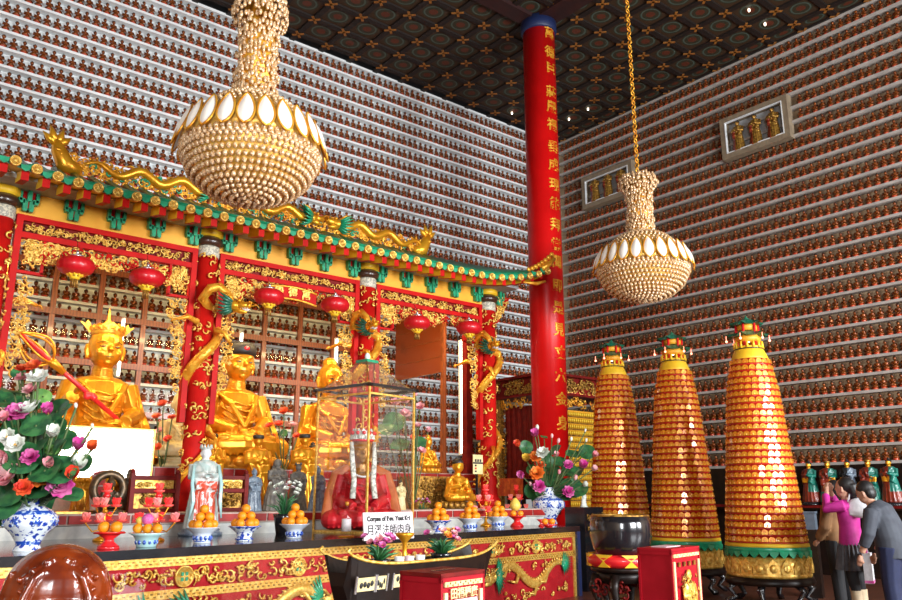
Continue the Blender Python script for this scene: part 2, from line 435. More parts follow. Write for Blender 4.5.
# lights: daylight through the three doorways, warm strip lamps inside the altar
def area(name, loc, rot, sx, sy, power, col):
    l = bpy.data.lights.new(name, 'AREA'); l.shape = 'RECTANGLE'; l.size = sx; l.size_y = sy; l.energy = power; l.color = col
    o = bpy.data.objects.new(name, l); COL.objects.link(o); o.location = loc; o.rotation_euler = rot; return o
LUM = 41.0
for i, (d0, d1) in enumerate(DOORS):
    w = d1 - d0 - .2; h = DH - .2 - SILL; k = (1.0, 1.0, 1.0)[i]
    area('door_daylight', ((d0 + d1) / 2, DY + .12, (SILL + DH - .2) / 2), (PI / 2, 0, 0), w, h, LUM * k * PI * w * h, (.93, .97, 1.0))
for i, (x0, x1) in enumerate([(1.6, 4.0), (4.2, 6.6), (6.9, 9.1)]):
    area('altar_strip_lamp', ((x0 + x1) / 2, 10.75, 4.62), (R(38), 0, 0), x1 - x0, .12, 85, (1, .74, .36))
w = bpy.data.worlds.new('world'); S.world = w; w.use_nodes = True
bg = w.node_tree.nodes['Background']; bg.inputs[0].default_value = (.8, .9, 1, 1); bg.inputs[1].default_value = .6

# ------------------------------------------------------------------ the red column with gold writing
cx, cy, cr_ = 10.80, 10.37, .33
t = thing('temple_column', 'tall red round column with gold characters, rising to the ceiling', 'column', (cx, cy, 0))
b = MB(); b.lathe([(cr_, 0), (cr_, ZC - .3)], 48); part('shaft', b, 'red_column', t)
b = MB(); b.lathe([(cr_ + .02, ZC - .30), (cr_ + .045, ZC - .27), (cr_ + .045, ZC - .02)], 48); part('capital', b, 'navy', t, label='navy blue collar under the ceiling')
b = MB(); b.lathe([(cr_ + .12, 0), (cr_ + .12, .12), (cr_ + .05, .25), (cr_, .3)], 32); part('base', b, 'stone', t, label='stone base')
chars = '萬德巨莊嚴福垂成現能拜常聞即是見丈六金身'
vv = [33, 52, 68, 92, 107, 125, 147, 165, 185, 204, 225, 245, 262, 286, 308, 330, 353, 376, 400, 424]
ang = R(-93)
for ch, v in zip(chars, vv):
    me = text_mesh(ch, .27, .006, 'gold', .006)
    z = at(547 if v > 200 else 541, v, D=14.68).z
    for q in me.vertices:     # wrap the glyph round the shaft
        x, y, zz = q.co; a = ang + x / cr_; rr = cr_ + .004 - y * 1.
        q.co = (rr * cos(a), rr * sin(a), zz)
    part('gold_character', me, None, t, (0, 0, z))

# ------------------------------------------------------------------ chandeliers
def chandelier(name, label, loc, Rb, h_body, neck_r, neck_h, chain_h, npet, seed):
    """loc = lowest point of the bowl"""
    random.seed(seed)
    t = thing(name, label, 'chandelier', loc, 0, 'crystal chandeliers')
    eq = h_body * .55
    # bowl with rings of crystal drops
    b = MB(); b.lathe([(0, .0), (Rb * .30, .02 * h_body), (Rb * .59, .10 * h_body), (Rb * .83, .25 * h_body), (Rb * .95, .44 * h_body), (Rb * .97, .52 * h_body)], 48)
    part('bowl_frame', b, 'gold_pale', t)
    b = MB()
    def bead(x, y, z, r): b.ball((x, y, z), (r, r, r * 1.15), 7, 5)
    prof = [(0, 0), (.31, .02), (.60, .10), (.84, .25), (.96, .44), (.99, .55)]
    def pr(q):
        q *= len(prof) - 1; i = min(int(q), len(prof) - 2); f = q - i
        return (prof[i][0] + (prof[i + 1][0] - prof[i][0]) * f) * Rb, (prof[i][1] + (prof[i + 1][1] - prof[i][1]) * f) * h_body
    rb = Rb * .040
    for k in range(15):
        r, z = pr((k + .3) / 15); n = max(1, int(2 * PI * r / (rb * 2.25)))
        for j in range(n):
            a = 2 * PI * (j + .5 * (k % 2)) / n; bead(r * 1.0 * cos(a), r * sin(a), z - rb * .6, rb * U(.85, 1.1))
    part('crystal_drops', b, 'crystal', t, stuff=True)
    # shoulder
    b = MB(); b.lathe([(Rb * .99, .50 * h_body), (Rb * 1.0, .60 * h_body), (Rb * .90, .78 * h_body), (Rb * .62, .95 * h_body), (neck_r * 1.1, 1.06 * h_body), (neck_r, 1.15 * h_body)], 48)
    part('shoulder', b, 'gold_pale', t)
    b = MB()
    for k in range(7):
        q = k / 6; r = Rb * .78 * (1 - q) + neck_r * 1.15 * q; z = h_body * (.88 + .24 * q) + Rb * .05 * sin(q * PI); n = int(2 * PI * r / (rb * 2.4))
        for j in range(n):
            a = 2 * PI * j / n + k; b.ball((r * cos(a), r * sin(a), z), rb * .8, 6, 4)
    part('shoulder_beads', b, 'crystal', t, stuff=True)
    # ring of leaf-shaped glass shades
    for j in range(npet):
        a = 2 * PI * j / npet
        hh = h_body * .40; ww = PI * Rb / npet * .80
        vs = []; fs = []
        nz, nx = 9, 5
        for i in range(nz):
            q = i / (nz - 1); wz = ww * math.sin(PI * min(1, q ** .8)) ** .75 if 0 < q < 1 else .004
            for k in range(nx):
                s = (k / (nx - 1)) * 2 - 1
                vs.append((wz * s, -.05 * Rb * (1 - s * s) * sin(PI * q) - .012, (q - .45) * hh))
        for i in range(nz - 1):
            for k in range(nx - 1): fs.append((i * nx + k, i * nx + k + 1, (i + 1) * nx + k + 1, (i + 1) * nx + k))
        T = Matrix.Rotation(a + PI / 2, 4, 'Z') @ Matrix.Translation((0, -Rb * 1.0, h_body * .66)) @ Matrix.Rotation(R(-20), 4, 'X')
        bb = MB(); bb.add(vs, fs, 0, True, T)
        nfr = [(ww * 1.12 * math.sin(PI * min(1, (i / 11) ** .8)) ** .75 if 0 < i < 11 else 0, -.012, (i / 11 - .45) * hh * 1.06) for i in range(12)]
        loop = nfr + [(-x, y, z) for x, y, z in nfr[-2:0:-1]] + [nfr[0]]
        p = part('glass_shade', bb, 'shade_white', t)
        bb = MB(); bb.tube(loop, Rb * .017, 5, 0, T); part('rim', bb, 'gold', p)
    # neck: tiers of hanging crystals
    b = MB(); b.lathe([(neck_r * .8, 1.05 * h_body), (neck_r * .72, 1.1 * h_body + neck_h)], 16); part('neck_core', b, 'gold', t)
    b = MB()
    tiers = 20
    for k in range(tiers):
        q = k / (tiers - 1); z = 1.1 * h_body + neck_h * q
        r = neck_r * (.95 - .12 * sin(q * PI) + (.28 if q > .72 else 0) * sin((q - .72) / .28 * PI * .9)) * U(.94, 1.06)
        n = int(2 * PI * r / (rb * 1.55))
        for j in range(n):
            a = 2 * PI * (j + U(-.3, .3)) / n; rr = r * U(.88, 1.06); zz = z + U(-.4, .4) * neck_h / tiers
            b.ball((rr * cos(a), rr * sin(a), zz), (rb * .75, rb * .75, rb * U(.9, 1.7)), 6, 4)
    part('neck_crystals', b, 'crystal', t, stuff=True)
    z = 1.1 * h_body + neck_h; b = MB(); n = int(chain_h / .09)
    for i in range(n):
        b.ring((0, 0, z + (i + .5) * chain_h / n), .038, .013, 8, 5, 0, 'y' if i % 2 else 'x')
    part('chain', b, 'gold', t)
    b = MB(); b.lathe([(.03, -.18), (.12, -.1), (.2, 0)], 20); part('ceiling_rose', b, 'gold', t, (0, 0, z + chain_h))
    return t
pb = at(248, 203, D=8.3)
chandelier('crystal_chandelier', 'big crystal chandelier hanging before the left wall, close to the viewer', (pb.x, pb.y, 4.50), .75, 1.02, .255, 1.25, 11.1 - 4.50 - 1.122 - 1.25, 24, 3)
ps = at(645, 299, D=13.0)
chandelier('crystal_chandelier', 'smaller-looking crystal chandelier hanging on a long chain before the right wall', (ps.x, ps.y, 4.54), .75, .98, .25, 1.05, 11.1 - 4.54 - 1.078 - 1.05, 24, 5)
# ------------------------------------------------------------------ dragon pieces
def dragon_head(s, mane='green'):
    """snout along +X; returns (head, mane, teeth) builders"""
    h = MB()
    h.ball((0, 0, 0), (.115 * s, .09 * s, .085 * s), 12, 8)
    h.tube([(.04 * s, 0, .01 * s), (.14 * s, 0, .015 * s), (.23 * s, 0, .03 * s), (.26 * s, 0, .035 * s)], [.075 * s, .06 * s, .055 * s, .02 * s], 8)
    h.tube([(0, 0, -.05 * s), (.12 * s, 0, -.075 * s), (.21 * s, 0, -.085 * s)], [.055 * s, .042 * s, .02 * s], 8)
    for q in (-1, 1):
        h.ball((.235 * s, q * .035 * s, .075 * s), .022 * s, 6, 5)
        h.ball((.08 * s, q * .065 * s, .075 * s), .034 * s, 8, 6)
        h.tube([(-.02 * s, q * .05 * s, .07 * s), (-.12 * s, q * .09 * s, .16 * s), (-.22 * s, q * .10 * s, .18 * s)], [.022 * s, .016 * s, .004 * s], 6)
        h.tube([(.22 * s, q * .05 * s, .02 * s), (.30 * s, q * .12 * s, .07 * s), (.36 * s, q * .14 * s, .02 * s)], [.012 * s, .008 * s, .003 * s], 5)
    m = MB()
    for i in range(16):
        a = PI * 2 * i / 16; y, z = cos(a), sin(a)
        m.tube([(-.03 * s, y * .07 * s, z * .07 * s), (-.13 * s, y * .15 * s, z * .15 * s), (-.24 * s, y * .19 * s, z * .19 * s + .03 * s)], [.030 * s, .024 * s, .003 * s], 5)
    t = MB()
    for q in (-1, 1):
        for i in range(4): t.tube([((.11 + .035 * i) * s, q * .035 * s, -.02 * s), ((.115 + .035 * i) * s, q * .035 * s, -.05 * s)], [.009 * s, .002 * s], 5)
    t.tube([(.06 * s, 0, -.045 * s), (.2 * s, 0, -.05 * s), (.25 * s, 0, -.035 * s)], [.02 * s, .02 * s, .005 * s], 6)
    return h, m, t
def spine(mb, pts, r, k=2, out=None):
    for i in range(1, len(pts) - 1, k):
        p = Vector(pts[i]); t = (Vector(pts[i + 1]) - Vector(pts[i - 1])).normalized()
        n = Vector(out(p)) if out else Vector((0, 0, 1)); n = (n - t * n.dot(t)).normalized()
        mb.tube([p + n * r * .6, p + n * r * 1.25 + t * r * .3, p + n * r * 1.7 - t * r * .3], [r * .45, r * .28, .002], 4)
def claw_leg(mb, p, q, e, r):
    mb.tube([p, q, e], [r * 1.3, r, r * .65], 7)
    d = (Vector(e) - Vector(q)).normalized()
    a = Vector((0, 0, 1)) if abs(d.z) < .8 else Vector((1, 0, 0)); s = d.cross(a).normalized()
    for k in (-1, 0, 1, 2):
        w = d * .9 + s * .55 * (k - .5) + a * .2
        mb.tube([e, Vector(e) + w * r * 1.6, Vector(e) + w * r * 2.4 - a * r * .9], [r * .42, r * .32, r * .05], 5)

# ------------------------------------------------------------------ stepped altar platform
YA = 10.4
POST = [1.49, 4.07, 6.71, 9.29]
ZS, ZU = 1.22, 1.79
st = MB()
st.box((5.3, 11.7, (ZS - .12) / 2), (8.6, 4.9, ZS - .12), 0); st.box((5.3, 9.5, ZS - .055), (8.64, .56, .115), 1)
st.box((5.3, 11.9, ZS - .03), (8.6, 4.5, .06), 1)
t = thing('altar_platform', 'long lower altar platform of pale stone edged with red tiles, just behind the table', 'platform', (5.3, 9.25, 0))
off = (-5.3, -9.25, 0)
part('step', st, ['stone', 'grout'], t, off)
b = MB()
x = 1.02
while x < 9.6:
    b.box((x + .16, 9.212, ZS - .056), (.30, .02, .085)); x += .325
part('edge_tiles', b, 'tile_red', t, off, label='row of glossy red tiles')
t = thing('altar_platform', 'raised upper altar platform faced with red tiles, carrying the big gold statues', 'platform', (5.3, 10.8, ZS))
off = (-5.3, -10.8, -ZS)
b = MB(); b.box((5.3, 12.3, (ZS + ZU) / 2), (8.3, 3.0, ZU - ZS)); part('step', b, 'grout', t, off)
b = MB(); x = 1.2
while x < 9.3:
    for z in (ZU - .065, ZU - .19, ZU - .315): b.box((x + .14, 10.795, z), (.262, .02, .105))
    x += .28
part('edge_tiles', b, 'tile_red', t, off, label='rows of glossy red tiles')

# ------------------------------------------------------------------ dragon columns
def dragon_column(loc, label):
    t = thing('dragon_column', label, 'column', loc, 0, 'dragon columns of the altar')
    b = MB(); b.lathe([(.20, 0), (.20, .12), (.15, .2), (.14, .25), (.14, 3.42)], 28)
    part('shaft', b, 'red', t)
    b = MB()
    for i in range(170):      # small gold flowers and clouds scattered on the shaft
        a = U(0, 2 * PI); z = U(.3, 3.4); T = Matrix.Rotation(a, 4, 'Z') @ Matrix.Translation((0, -.143, z))
        bb = MB(); carve(bb, -.02, .02, -.02, .02, 1, 0, .035, .065, .014); b.merge(bb, T)
    part('cloud_relief', b, 'gold_pale', t, stuff=True)
    b = MB(); b.lathe([(.148, 3.42), (.152, 3.44), (.152, 3.55), (.148, 3.57)], 28); part('patterned_band', b, 'band_grey', t, label='grey and cream patterned band')
    b = MB(); b.lathe([(.14, 3.57), (.19, 3.60), (.195, 3.66), (.16, 3.69), (.15, 3.71)], 28); part('dark_ring', b, 'brown_ring', t, label='dark brown ring')
    b = MB(); b.lathe([(.19, 3.71), (.19, 3.80)], 28); part('cap', b, 'yellow_bright', t, label='yellow cap')
    # the dragon: winding body, head reaching out to the front
    pts = []; rad = []
    n = 60
    for i in range(n):
        q = i / (n - 1); z = .35 + 2.2 * q; a = R(200) + q * 2 * PI * 1.55; rr = .19 + .02 * sin(q * 9)
        pts.append((rr * cos(a), rr * sin(a), z)); rad.append(.03 + .036 * min(1, q * 2.2))
    e = pts[-1]
    tail = [(e[0] * 1.05 + .02, e[1] - .05, 2.64), (-.10, -.26, 2.78), (-.02, -.30, 2.92), (.10, -.33, 2.95), (.20, -.36, 2.86), (.26, -.38, 2.74)]
    pts += tail; rad += [.066, .065, .064, .06, .055, .05]
    b = MB(); b.tube(pts, rad, 10); spine(b, pts, .055, 2, lambda p: (p.x, p.y, .0))
    for i in range(6, 56, 1):     # belly rings
        p = Vector(pts[i]); b.ring((p.x, p.y, p.z), rad[i] * .98, .006, 8, 4, 0, 'z')
    part('dragon_body', b, 'gold', t)
    b = MB(); claw_leg(b, (-.13, -.20, 2.46), (-.28, -.28, 2.50), (-.42, -.32, 2.44), .034); part('dragon_leg', b, 'gold', t)
    b = MB(); claw_leg(b, (.12, -.22, 2.36), (.22, -.30, 2.33), (.28, -.33, 2.20), .032); part('dragon_leg', b, 'gold', t)
    b = MB(); claw_leg(b, (.14, -.10, 1.0), (.22, -.22, .92), (.20, -.30, .78), .03); part('dragon_leg', b, 'gold', t)
    h, m, te = dragon_head(.88)
    T = TR((.30, -.40, 2.70), rz=R(-38), ry=R(8))
    hh = part('dragon_head', MB().merge(h, T), 'gold_smooth', t)
    part('mane', MB().merge(m, T), 'green_dark', hh, label='dark green mane'); part('teeth', MB().merge(te, T), 'white', hh, label='white teeth and tongue')
    return t
cnames = ['red dragon column with gold dragon at the far left edge of the altar', 'red dragon column with gold dragon between the crowned and black-capped statues',
          'red dragon column with gold dragon behind the glass case', 'red dragon column with gold dragon at the right end of the altar']
c0 = dragon_column((POST[0], YA, ZS), cnames[0])
for i, a in ((1, -6), (2, -62), (3, -70)): dup(c0, (POST[i], YA, ZS), R(a), cnames[i])
c0.rotation_euler = (0, 0, R(150))

# ------------------------------------------------------------------ carved screens in the three bays
def carved_screen(x0, x1, label):
    w = x1 - x0
    t = thing('carved_screen', label, 'screen', (x0, YA, 2.75), 0, 'carved gilt screens of the altar bays')
    zt = 4.735 - 2.75
    b = MB()
    b.box((w / 2, 0, zt - .035), (w, .10, .07)); b.box((w / 2, 0, zt - .25), (w, .10, .07))
    for x in (.03, w - .03): b.box((x, 0, zt / 2 - .2), (.075, .11, zt + .4 - .0))
    part('red_frame', b, 'red', t)
    b = MB(); b.box((w / 2, .02, zt - .145), (w, .02, .15)); part('backing_board', b, 'red_dark', t)
    b = MB(); carve(b, .07, w - .07, zt - .215, zt - .07, int(w * 60), 0, .025, .05, .010); part('carved_frieze', b, 'gold_pale', t)
    zc = zt - .285
    def lim(x, z):
        q = (x - w / 2) / (w / 2)
        d = .17 + .10 * (abs(q) ** 2) + .07 * cos(q * PI * 3) 
        return z > zc - d
    b = MB(); carve(b, .06, w - .06, zc - .36, zc, int(w * 85), 0, .035, .075, .012, lim); rs = MB(); carve(rs, .3, w - .3, zc - .30, zc, int(w * 14), 1, .04, .07, .013, lim); b.merge(rs, TR((0, -.012, 0))); part('carved_valance', b, ['gold_pale', 'red'], t, label='gold carving with red scrolls')
    for s in (0, 1):
        xa, xb = (.07, .34) if s == 0 else (w - .34, w - .07)
        b = MB(); carve(b, xa, xb, zc - .40, zc, 26, 0, .03, .06, .011); part('carved_corner', b, 'gold_pale', t); b = MB(); carve(b, xa, xb - .06 * (1 - s) , .0, zc - .44, 70, 0, .03, .06, .011,
              lambda x, z: (abs(x - (xa if s == 0 else xb)) < .27 * (.45 + .55 * max(0, min(1, (z - .1) / 1.2)))))
        part('carved_side', b, 'gold_pale', t)
        b = MB(); b.box(((xa + xb) / 2, 0, zc - .42), (xb - xa + .03, .06, .035)); b.box((xb + .0 if s == 0 else xa, 0, zc - .21), (.03, .06, .43))
        part('red_divider', b, 'red', t)
    return t
for i, n in enumerate(['carved gilt and red screen over the crowned statue, leftmost bay', 'carved gilt and red screen with the red name board, middle bay', 'carved gilt and red screen over the brown wooden panel, right bay']):
    carved_screen(POST[i] + .17, POST[i + 1] - .17, n)
# red arched name board in the middle bay
p = at(291, 297, Y=10.28)
t = thing('name_board', 'red arched board with gold characters under the middle carved screen', 'sign', (p.x, p.y, p.z))
def arch(x): return .05 * (1 - (x / .40) ** 2)
top = [(-.40 + .08 * i, .09 + arch(-.40 + .08 * i)) for i in range(11)]; bot = [(x, -.09 + arch(x)) for x, z in top][::-1]
b = MB(); b.prism(top + bot, .04); part('board', b, 'red', t)
b = MB(); b.tube([(x, -.045, z) for x, z in top], .016, 6); b.tube([(x, -.045, z) for x, z in bot], .016, 6); part('gold_border', b, 'gold', t)
for i, ch in enumerate('殿德萬'):
    x = -.22 + .22 * i; part('gold_character', text_mesh(ch, .15, .006, 'gold_pale', .004), None, t, (x, -.05, arch(x) - .0))

# ------------------------------------------------------------------ canopy roof
t = thing('altar_canopy', 'tiled canopy roof over the altar with red rafters, yellow frieze and upturned eave', 'canopy', (5.3, 10.4, 4.73))
off = (-5.3, -10.4, -4.73)
X0, X1 = .62, 10.0
def lift(x):
    r = max(0, (x - 8.15) / 1.75); l = max(0, (2.35 - x) / 1.75)
    return .34 * (r ** 2.2 + l ** 2.2)
b = MB(); b.box((5.39, 10.42, 4.895), (8.25, .08, .33)); part('frieze_board', b, 'yellow', t, off)
b = MB(); b.box((5.39, 10.18, 5.05), (8.5, .48, .05)); part('soffit', b, 'grey_plaster', t, off)
# roof shell
vs = []; fs = []; n = 64
for i in range(n + 1):
    x = X0 + (X1 - X0) * i / n; L = lift(x)
    for y, z, f in ((9.62, 4.965, 1), (9.62, 5.0, 1), (10.2, 5.22, .6), (11.0, 5.62, .1), (11.0, 5.5, .1), (10.0, 5.06, .8)): vs.append((x, y, z + L * f))
for i in range(n):
    for k in range(6): fs.append((i * 6 + k, i * 6 + (k + 1) % 6, (i + 1) * 6 + (k + 1) % 6, (i + 1) * 6 + k))
fs.append(tuple(range(6))); fs.append(tuple(n * 6 + k for k in range(6))[::-1])
b = MB(); b.add(vs, fs, 0, False); b.m = [1 if (k % 6) in (4, 5) and k < n * 6 else 0 for k in range(len(b.f))]
part('roof_deck', b, ['green_dark', 'yellow_bright'], t, off)
b = MB(); vs = []; fs = []
b.tube([(X0 + (X1 - X0) * i / n, 9.66, 5.005 + lift(X0 + (X1 - X0) * i / n)) for i in range(n + 1)], .03, 6); part('eave_board', b, 'red', t, off)
sp = .2262; N = int((X1 - X0) / sp)
for i in range(N + 1):
    x = X0 + .04 + sp * i; L = lift(x)
    b = MB(); b.add([(x - .042, 9.66, 4.86 + L), (x + .042, 9.66, 4.86 + L), (x + .042, 10.0, 4.93 + L * .8), (x - .042, 10.0, 4.93 + L * .8), (x - .042, 9.66, 4.965 + L), (x + .042, 9.66, 4.965 + L), (x + .042, 10.0, 5.06 + L * .8), (x - .042, 10.0, 5.06 + L * .8)],
        [(0, 3, 2, 1), (4, 5, 6, 7), (0, 1, 5, 4), (1, 2, 6, 5), (2, 3, 7, 6), (3, 0, 4, 7)], 0, False); b.m = [0, 0, 0, 1, 0, 1]
    part('rafter', b, ['red', 'yellow_bright'], t, off)
    b = MB(); T = TR((x + .1, 9.58, 4.995 + L), rx=PI / 2)
    b.lathe([(0, 0), (.030, .0), (.034, .012), (.052, .012), (.056, .02), (.062, 0), (.062, -.03)], 14, 0, T=T)
    for k in range(4): b.tube([(.045 * cos(k * PI / 4), .045 * sin(k * PI / 4), .012), (-.045 * cos(k * PI / 4), -.045 * sin(k * PI / 4), .012)], .006, 4, 0, T=T)
    b.tube([(x + .1, 9.59, 4.995 + L), (x + .1, 10.2, 5.24 + L * .6), (x + .1, 11.0, 5.63 + L * .1)], .055, 6, 1)
    part('eave_tile', b, ['gold_pale', 'green'], t, off)
    b = MB(); b.prism([(-.055, .035), (.055, .035), (.045, -.01), (.02, -.03), (0, -.04), (-.02, -.03), (-.045, -.01)], .02, 0, TR((x - .013, 9.61, 4.985 + L)))
    part('drip_tile', b, 'green', t, off)
# bracket sets on the frieze
for k in range(16):
    x = 1.75 + .518 * k
    b = MB(); y = 10.34
    for s in (-1, 1):
        b.box((x + s * .035, y, 4.845), (.055, .08, .13), 0)
        b.box((x + s * .075, y, 4.895), (.06, .08, .06), 0); b.box((x + s * .095, y, 4.955), (.038, .08, .12), 0)
        b.box((x + s * .035, y - .02, 4.79), (.04, .06, .05), 0)
    b.box((x, y - .02, 4.96), (.05, .10, .14), 0); b.box((x, y + .01, 4.87), (.03, .06, .12), 1); b.box((x - .045, y + .02, 4.98), (.045, .05, .09), 1); b.box((x + .045, y + .02, 4.98), (.045, .05, .09), 1)
    part('bracket', b, ['green', 'red'], t, off, label='green bracket with red blocks')
# ridge
yr = 11.0
xl = at(55, 160, Y=yr).x; xr_ = at(425, 252, Y=yr).x
zl = at(240, 205, Y=yr).z
ZRB = at(130, 187, Y=yr).z
b = MB(); b.box(((xl + xr_) / 2, yr, ZRB - .10), (xr_ - xl, .16, .12)); part('ridge_board', b, 'red', t, off)
b = MB(); carve(b, xl + .1, xr_ - .1, ZRB - .06, ZRB + .26, 380, 0, .04, .085, .016); b2 = MB().merge(b, TR((0, yr - .06, 0))); b = MB(); carve(b, xl + .3, xr_ - .3, ZRB - .02, ZRB + .2, 40, 1, .04, .07, .014); b2.merge(b, TR((0, yr - .085, 0))); part('ridge_carving', b2, ['gold', 'green'], t, off, label='gold ridge carving with green scrolls')
for s, xc in ((1, xl + 1.2), (1, xl + 2.9), (-1, xr_ - 1.0)):
    pts = [(xc + s * (-.85 + 1.7 * i / 24), yr - .12, ZRB + .12 + .07 * sin(i * .75) + .06 * i / 24) for i in range(25)]
    rad = [.02 + .045 * min(1, i / 9) for i in range(25)]
    b = MB(); b.tube(pts, rad, 8); spine(b, pts, .055, 1)
    d = part('ridge_dragon', b, 'gold_smooth', t, off)
    h, m, te = dragon_head(.9); T = TR((pts[-1][0] + s * .07, yr - .13, pts[-1][2] + .02), rz=0 if s > 0 else PI)
    part('dragon_head', MB().merge(h, T), 'gold_smooth', d); part('mane', MB().merge(m, T), 'green', d, label='green mane')
for s, x in ((-1, xl), (1, xr_)):
    b = MB(); T = TR((x, yr - .05, ZRB - .02), sc=(s, 1, 1))
    b.tube([(-.30, 0, .02), (-.12, 0, .10), (-.02, 0, .28), (.03, 0, .42)], [.10, .13, .10, .05], 8, 0, T)
    for q in ((.12, .62), (-.05, .60), (-.16, .50), (.20, .50)): b.tube([(.02, 0, .36), (q[0] * .6, 0, (q[1] + .36) / 2), (q[0], 0, q[1])], [.055, .05, .005], 6, 0, T)
    for k in range(5): b.ball((-.20 + .05 * k, -.09, .06 + .05 * k), (.04, .02, .03), 6, 4, 0, T)
    part('fish_tail_finial', b, 'gold_smooth', t, off)
for s, x in ((1, X1),):
    b = MB(); z = 4.97 + lift(x)
    for k in range(8): b.ball((x - .42 + .085 * k, 9.60, z - .05 + .035 * k + (.02 * k * k * .15)), (.06, .03, .045), 6, 4)
    b.tube([(x - .1, 9.6, z + .02), (x + .1, 9.6, z + .15), (x + .22, 9.6, z + .27), (x + .16, 9.6, z + .33), (x + .08, 9.6, z + .29)], [.06, .055, .04, .03, .01], 7)
    b.tube([(x - .55, 9.62, z - .30), (x - .25, 9.6, z - .28), (x - .02, 9.6, z - .20)], [.02, .035, .02], 6)
    part('corner_scroll', b, 'gold', t, off, label='gold scroll on the upturned corner')
b = MB(); carve(b, 9.44, 9.75, 4.5, 4.95, 34, 0, .03, .07, .012, lambda x, z: z > 4.5 + (x - 9.44) * 1.1); part('corbel', MB().merge(b, TR((0, 10.34, 0))), 'gold_pale', t, off)
b = MB(); b.prism([(9.43, 4.45), (9.50, 4.45), (9.80, 4.95), (9.43, 4.95)], .03, 0, TR((0, 10.38, 0))); part('corbel_board', b, 'red', t, off)

# ------------------------------------------------------------------ red lanterns
lpos = [(76, 266), (147, 278), (269, 297), (335, 305), (417, 323), (469, 328)]
llab = ['red ribbed lantern, leftmost under the canopy, above the gold ring staff', 'red ribbed lantern above right of the crowned statue, beside the dragon column', 'red ribbed lantern just left of the red name board', 'red ribbed lantern just right of the red name board', 'red ribbed lantern in front of the brown wooden panel', 'red ribbed lantern next to the rightmost dragon column']
def lantern(loc, label):
    t = thing('red_lantern', label, 'lantern', loc, 0, 'red lanterns under the canopy')
    n = 20; b = MB(); pr = []
    for i in range(11):
        a = -PI / 2 + PI * i / 10; pr.append((.07 + .15 * cos(a), .115 * sin(a)))
    vs = []; fs = []; N = n * 2
    for j in range(N):
        a = 2 * PI * j / N; k = 1.0 if j % 2 == 0 else .87
        for r, z in pr: vs.append((r * k * cos(a), r * k * sin(a), z))
    m = len(pr)
    for j in range(N):
        q = (j + 1) % N
        for i in range(m - 1): fs.append((j * m + i, q * m + i, q * m + i + 1, j * m + i + 1))
    b.add(vs, fs); part('shade', b, 'lantern_red', t)
    b = MB(); b.lathe([(.08, .105), (.08, .135), (.03, .145)], 16); b.lathe([(.0, .145), (.02, .15), (.02, .19), (0, .195)], 8); part('top_cap', b, 'silver', t, label='silver cap')
    b = MB(); b.lathe([(.055, -.17), (.06, -.15), (.085, -.11), (.07, -.105)], 16)
    for j in range(10): b.tube([(.06 * cos(j * .628), .06 * sin(j * .628), -.13), (.11 * cos(j * .628), .11 * sin(j * .628), -.10)], [.02, .006], 5)
    part('bottom_cap', b, 'yellow_bright', t, label='yellow bottom ring')
    b = MB(); b.tube([(0, 0, .19), (0, .06, .33)], .004, 4); part('cord', b, 'black', t)
    b = MB()
    for j in range(8): b.tube([(.03 * cos(j * .785), .03 * sin(j * .785), -.16), (.038 * cos(j * .785), .038 * sin(j * .785), -.27)], .011, 4)
    part('tassel', b, 'gold_dark', t)
    return t
l0 = None
for (u, v), lb in zip(lpos, llab):
    p = at(u, v, Y=10.18)
    if l0 is None: l0 = lantern(p, lb)
    else: dup(l0, p, U(0, 1), lb)

# ------------------------------------------------------------------ glazed wooden grid in front of the statuette shelves
YC = 13.9
mx = [2.17, 2.907, 3.633, 4.374, 5.16, 5.92, 6.66, 7.425, 8.179, 8.93]
t = thing('cabinet_front', 'brown wooden glazed grid in front of the statuette shelves behind the altar', 'cabinet', (5.5, YC, ZU))
off = (-5.5, -YC, -ZU)
for x in mx:
    b = MB(); b.box((x, YC, 3.45), (.085, .07, 3.3)); part('mullion', b, 'wood', t, off)
for z in (5.14, 4.35, 3.56, 2.76, 1.95):
    b = MB(); b.box(((mx[0] + mx[-1]) / 2, YC - .01, z), (mx[-1] - mx[0], .075, .10)); part('rail', b, 'wood', t, off)
b = MB(); b.box(((mx[0] + mx[-1]) / 2, YC + .03, 3.45), (mx[-1] - mx[0], .008, 3.3)); part('glass_sheet', b, 'glass_matte', t, off)
# brown wooden end panel and posts of the right bay
b = MB(); x = 9.25
pa, pb_, pc, pd = at(395, 381, X=x), at(443, 372, X=x), at(442, 321, X=x), at(395, 316, X=x)
y0, y1 = pb_.y, pa.y; zb = (pa.z + pb_.z) / 2
t = thing('wooden_partition', 'glossy brown wooden panel hanging under the right end of the canopy', 'panel', (x, y0, zb))
b = MB(); b.box((0.02, (y1 - y0) / 2, .62), (.04, y1 - y0, 1.24)); part('board', b, 'wood_door', t)
b = MB()
for z in (.0, .30, .62, .92): b.box((-.004, (y1 - y0) / 2, z + .01), (.012, y1 - y0, .018))
part('seam_strip', b, 'wood', t)
def post(u, Y, w, name, label, m='wood', z0=ZU, z1=4.9):
    p = at(u, 350, Y=Y); b = MB(); b.box((0, 0, (z1 - z0) / 2), (w, w, z1 - z0)); b.box((0, 0, .06), (w * 1.3, w * 1.3, .12)); b.box((0, 0, z1 - z0 - .04), (w * 1.2, w * 1.2, .08))
    return solo(name, b, [m], label, 'post', (p.x, Y, z0))
post(443.5, 11.55, .08, 'wooden_post', 'slim orange-brown wooden post at the near edge of the brown panel')
post(467, 10.9, .13, 'wooden_post', 'dark brown wooden post just right of the bright vertical tube light', 'red_dark')
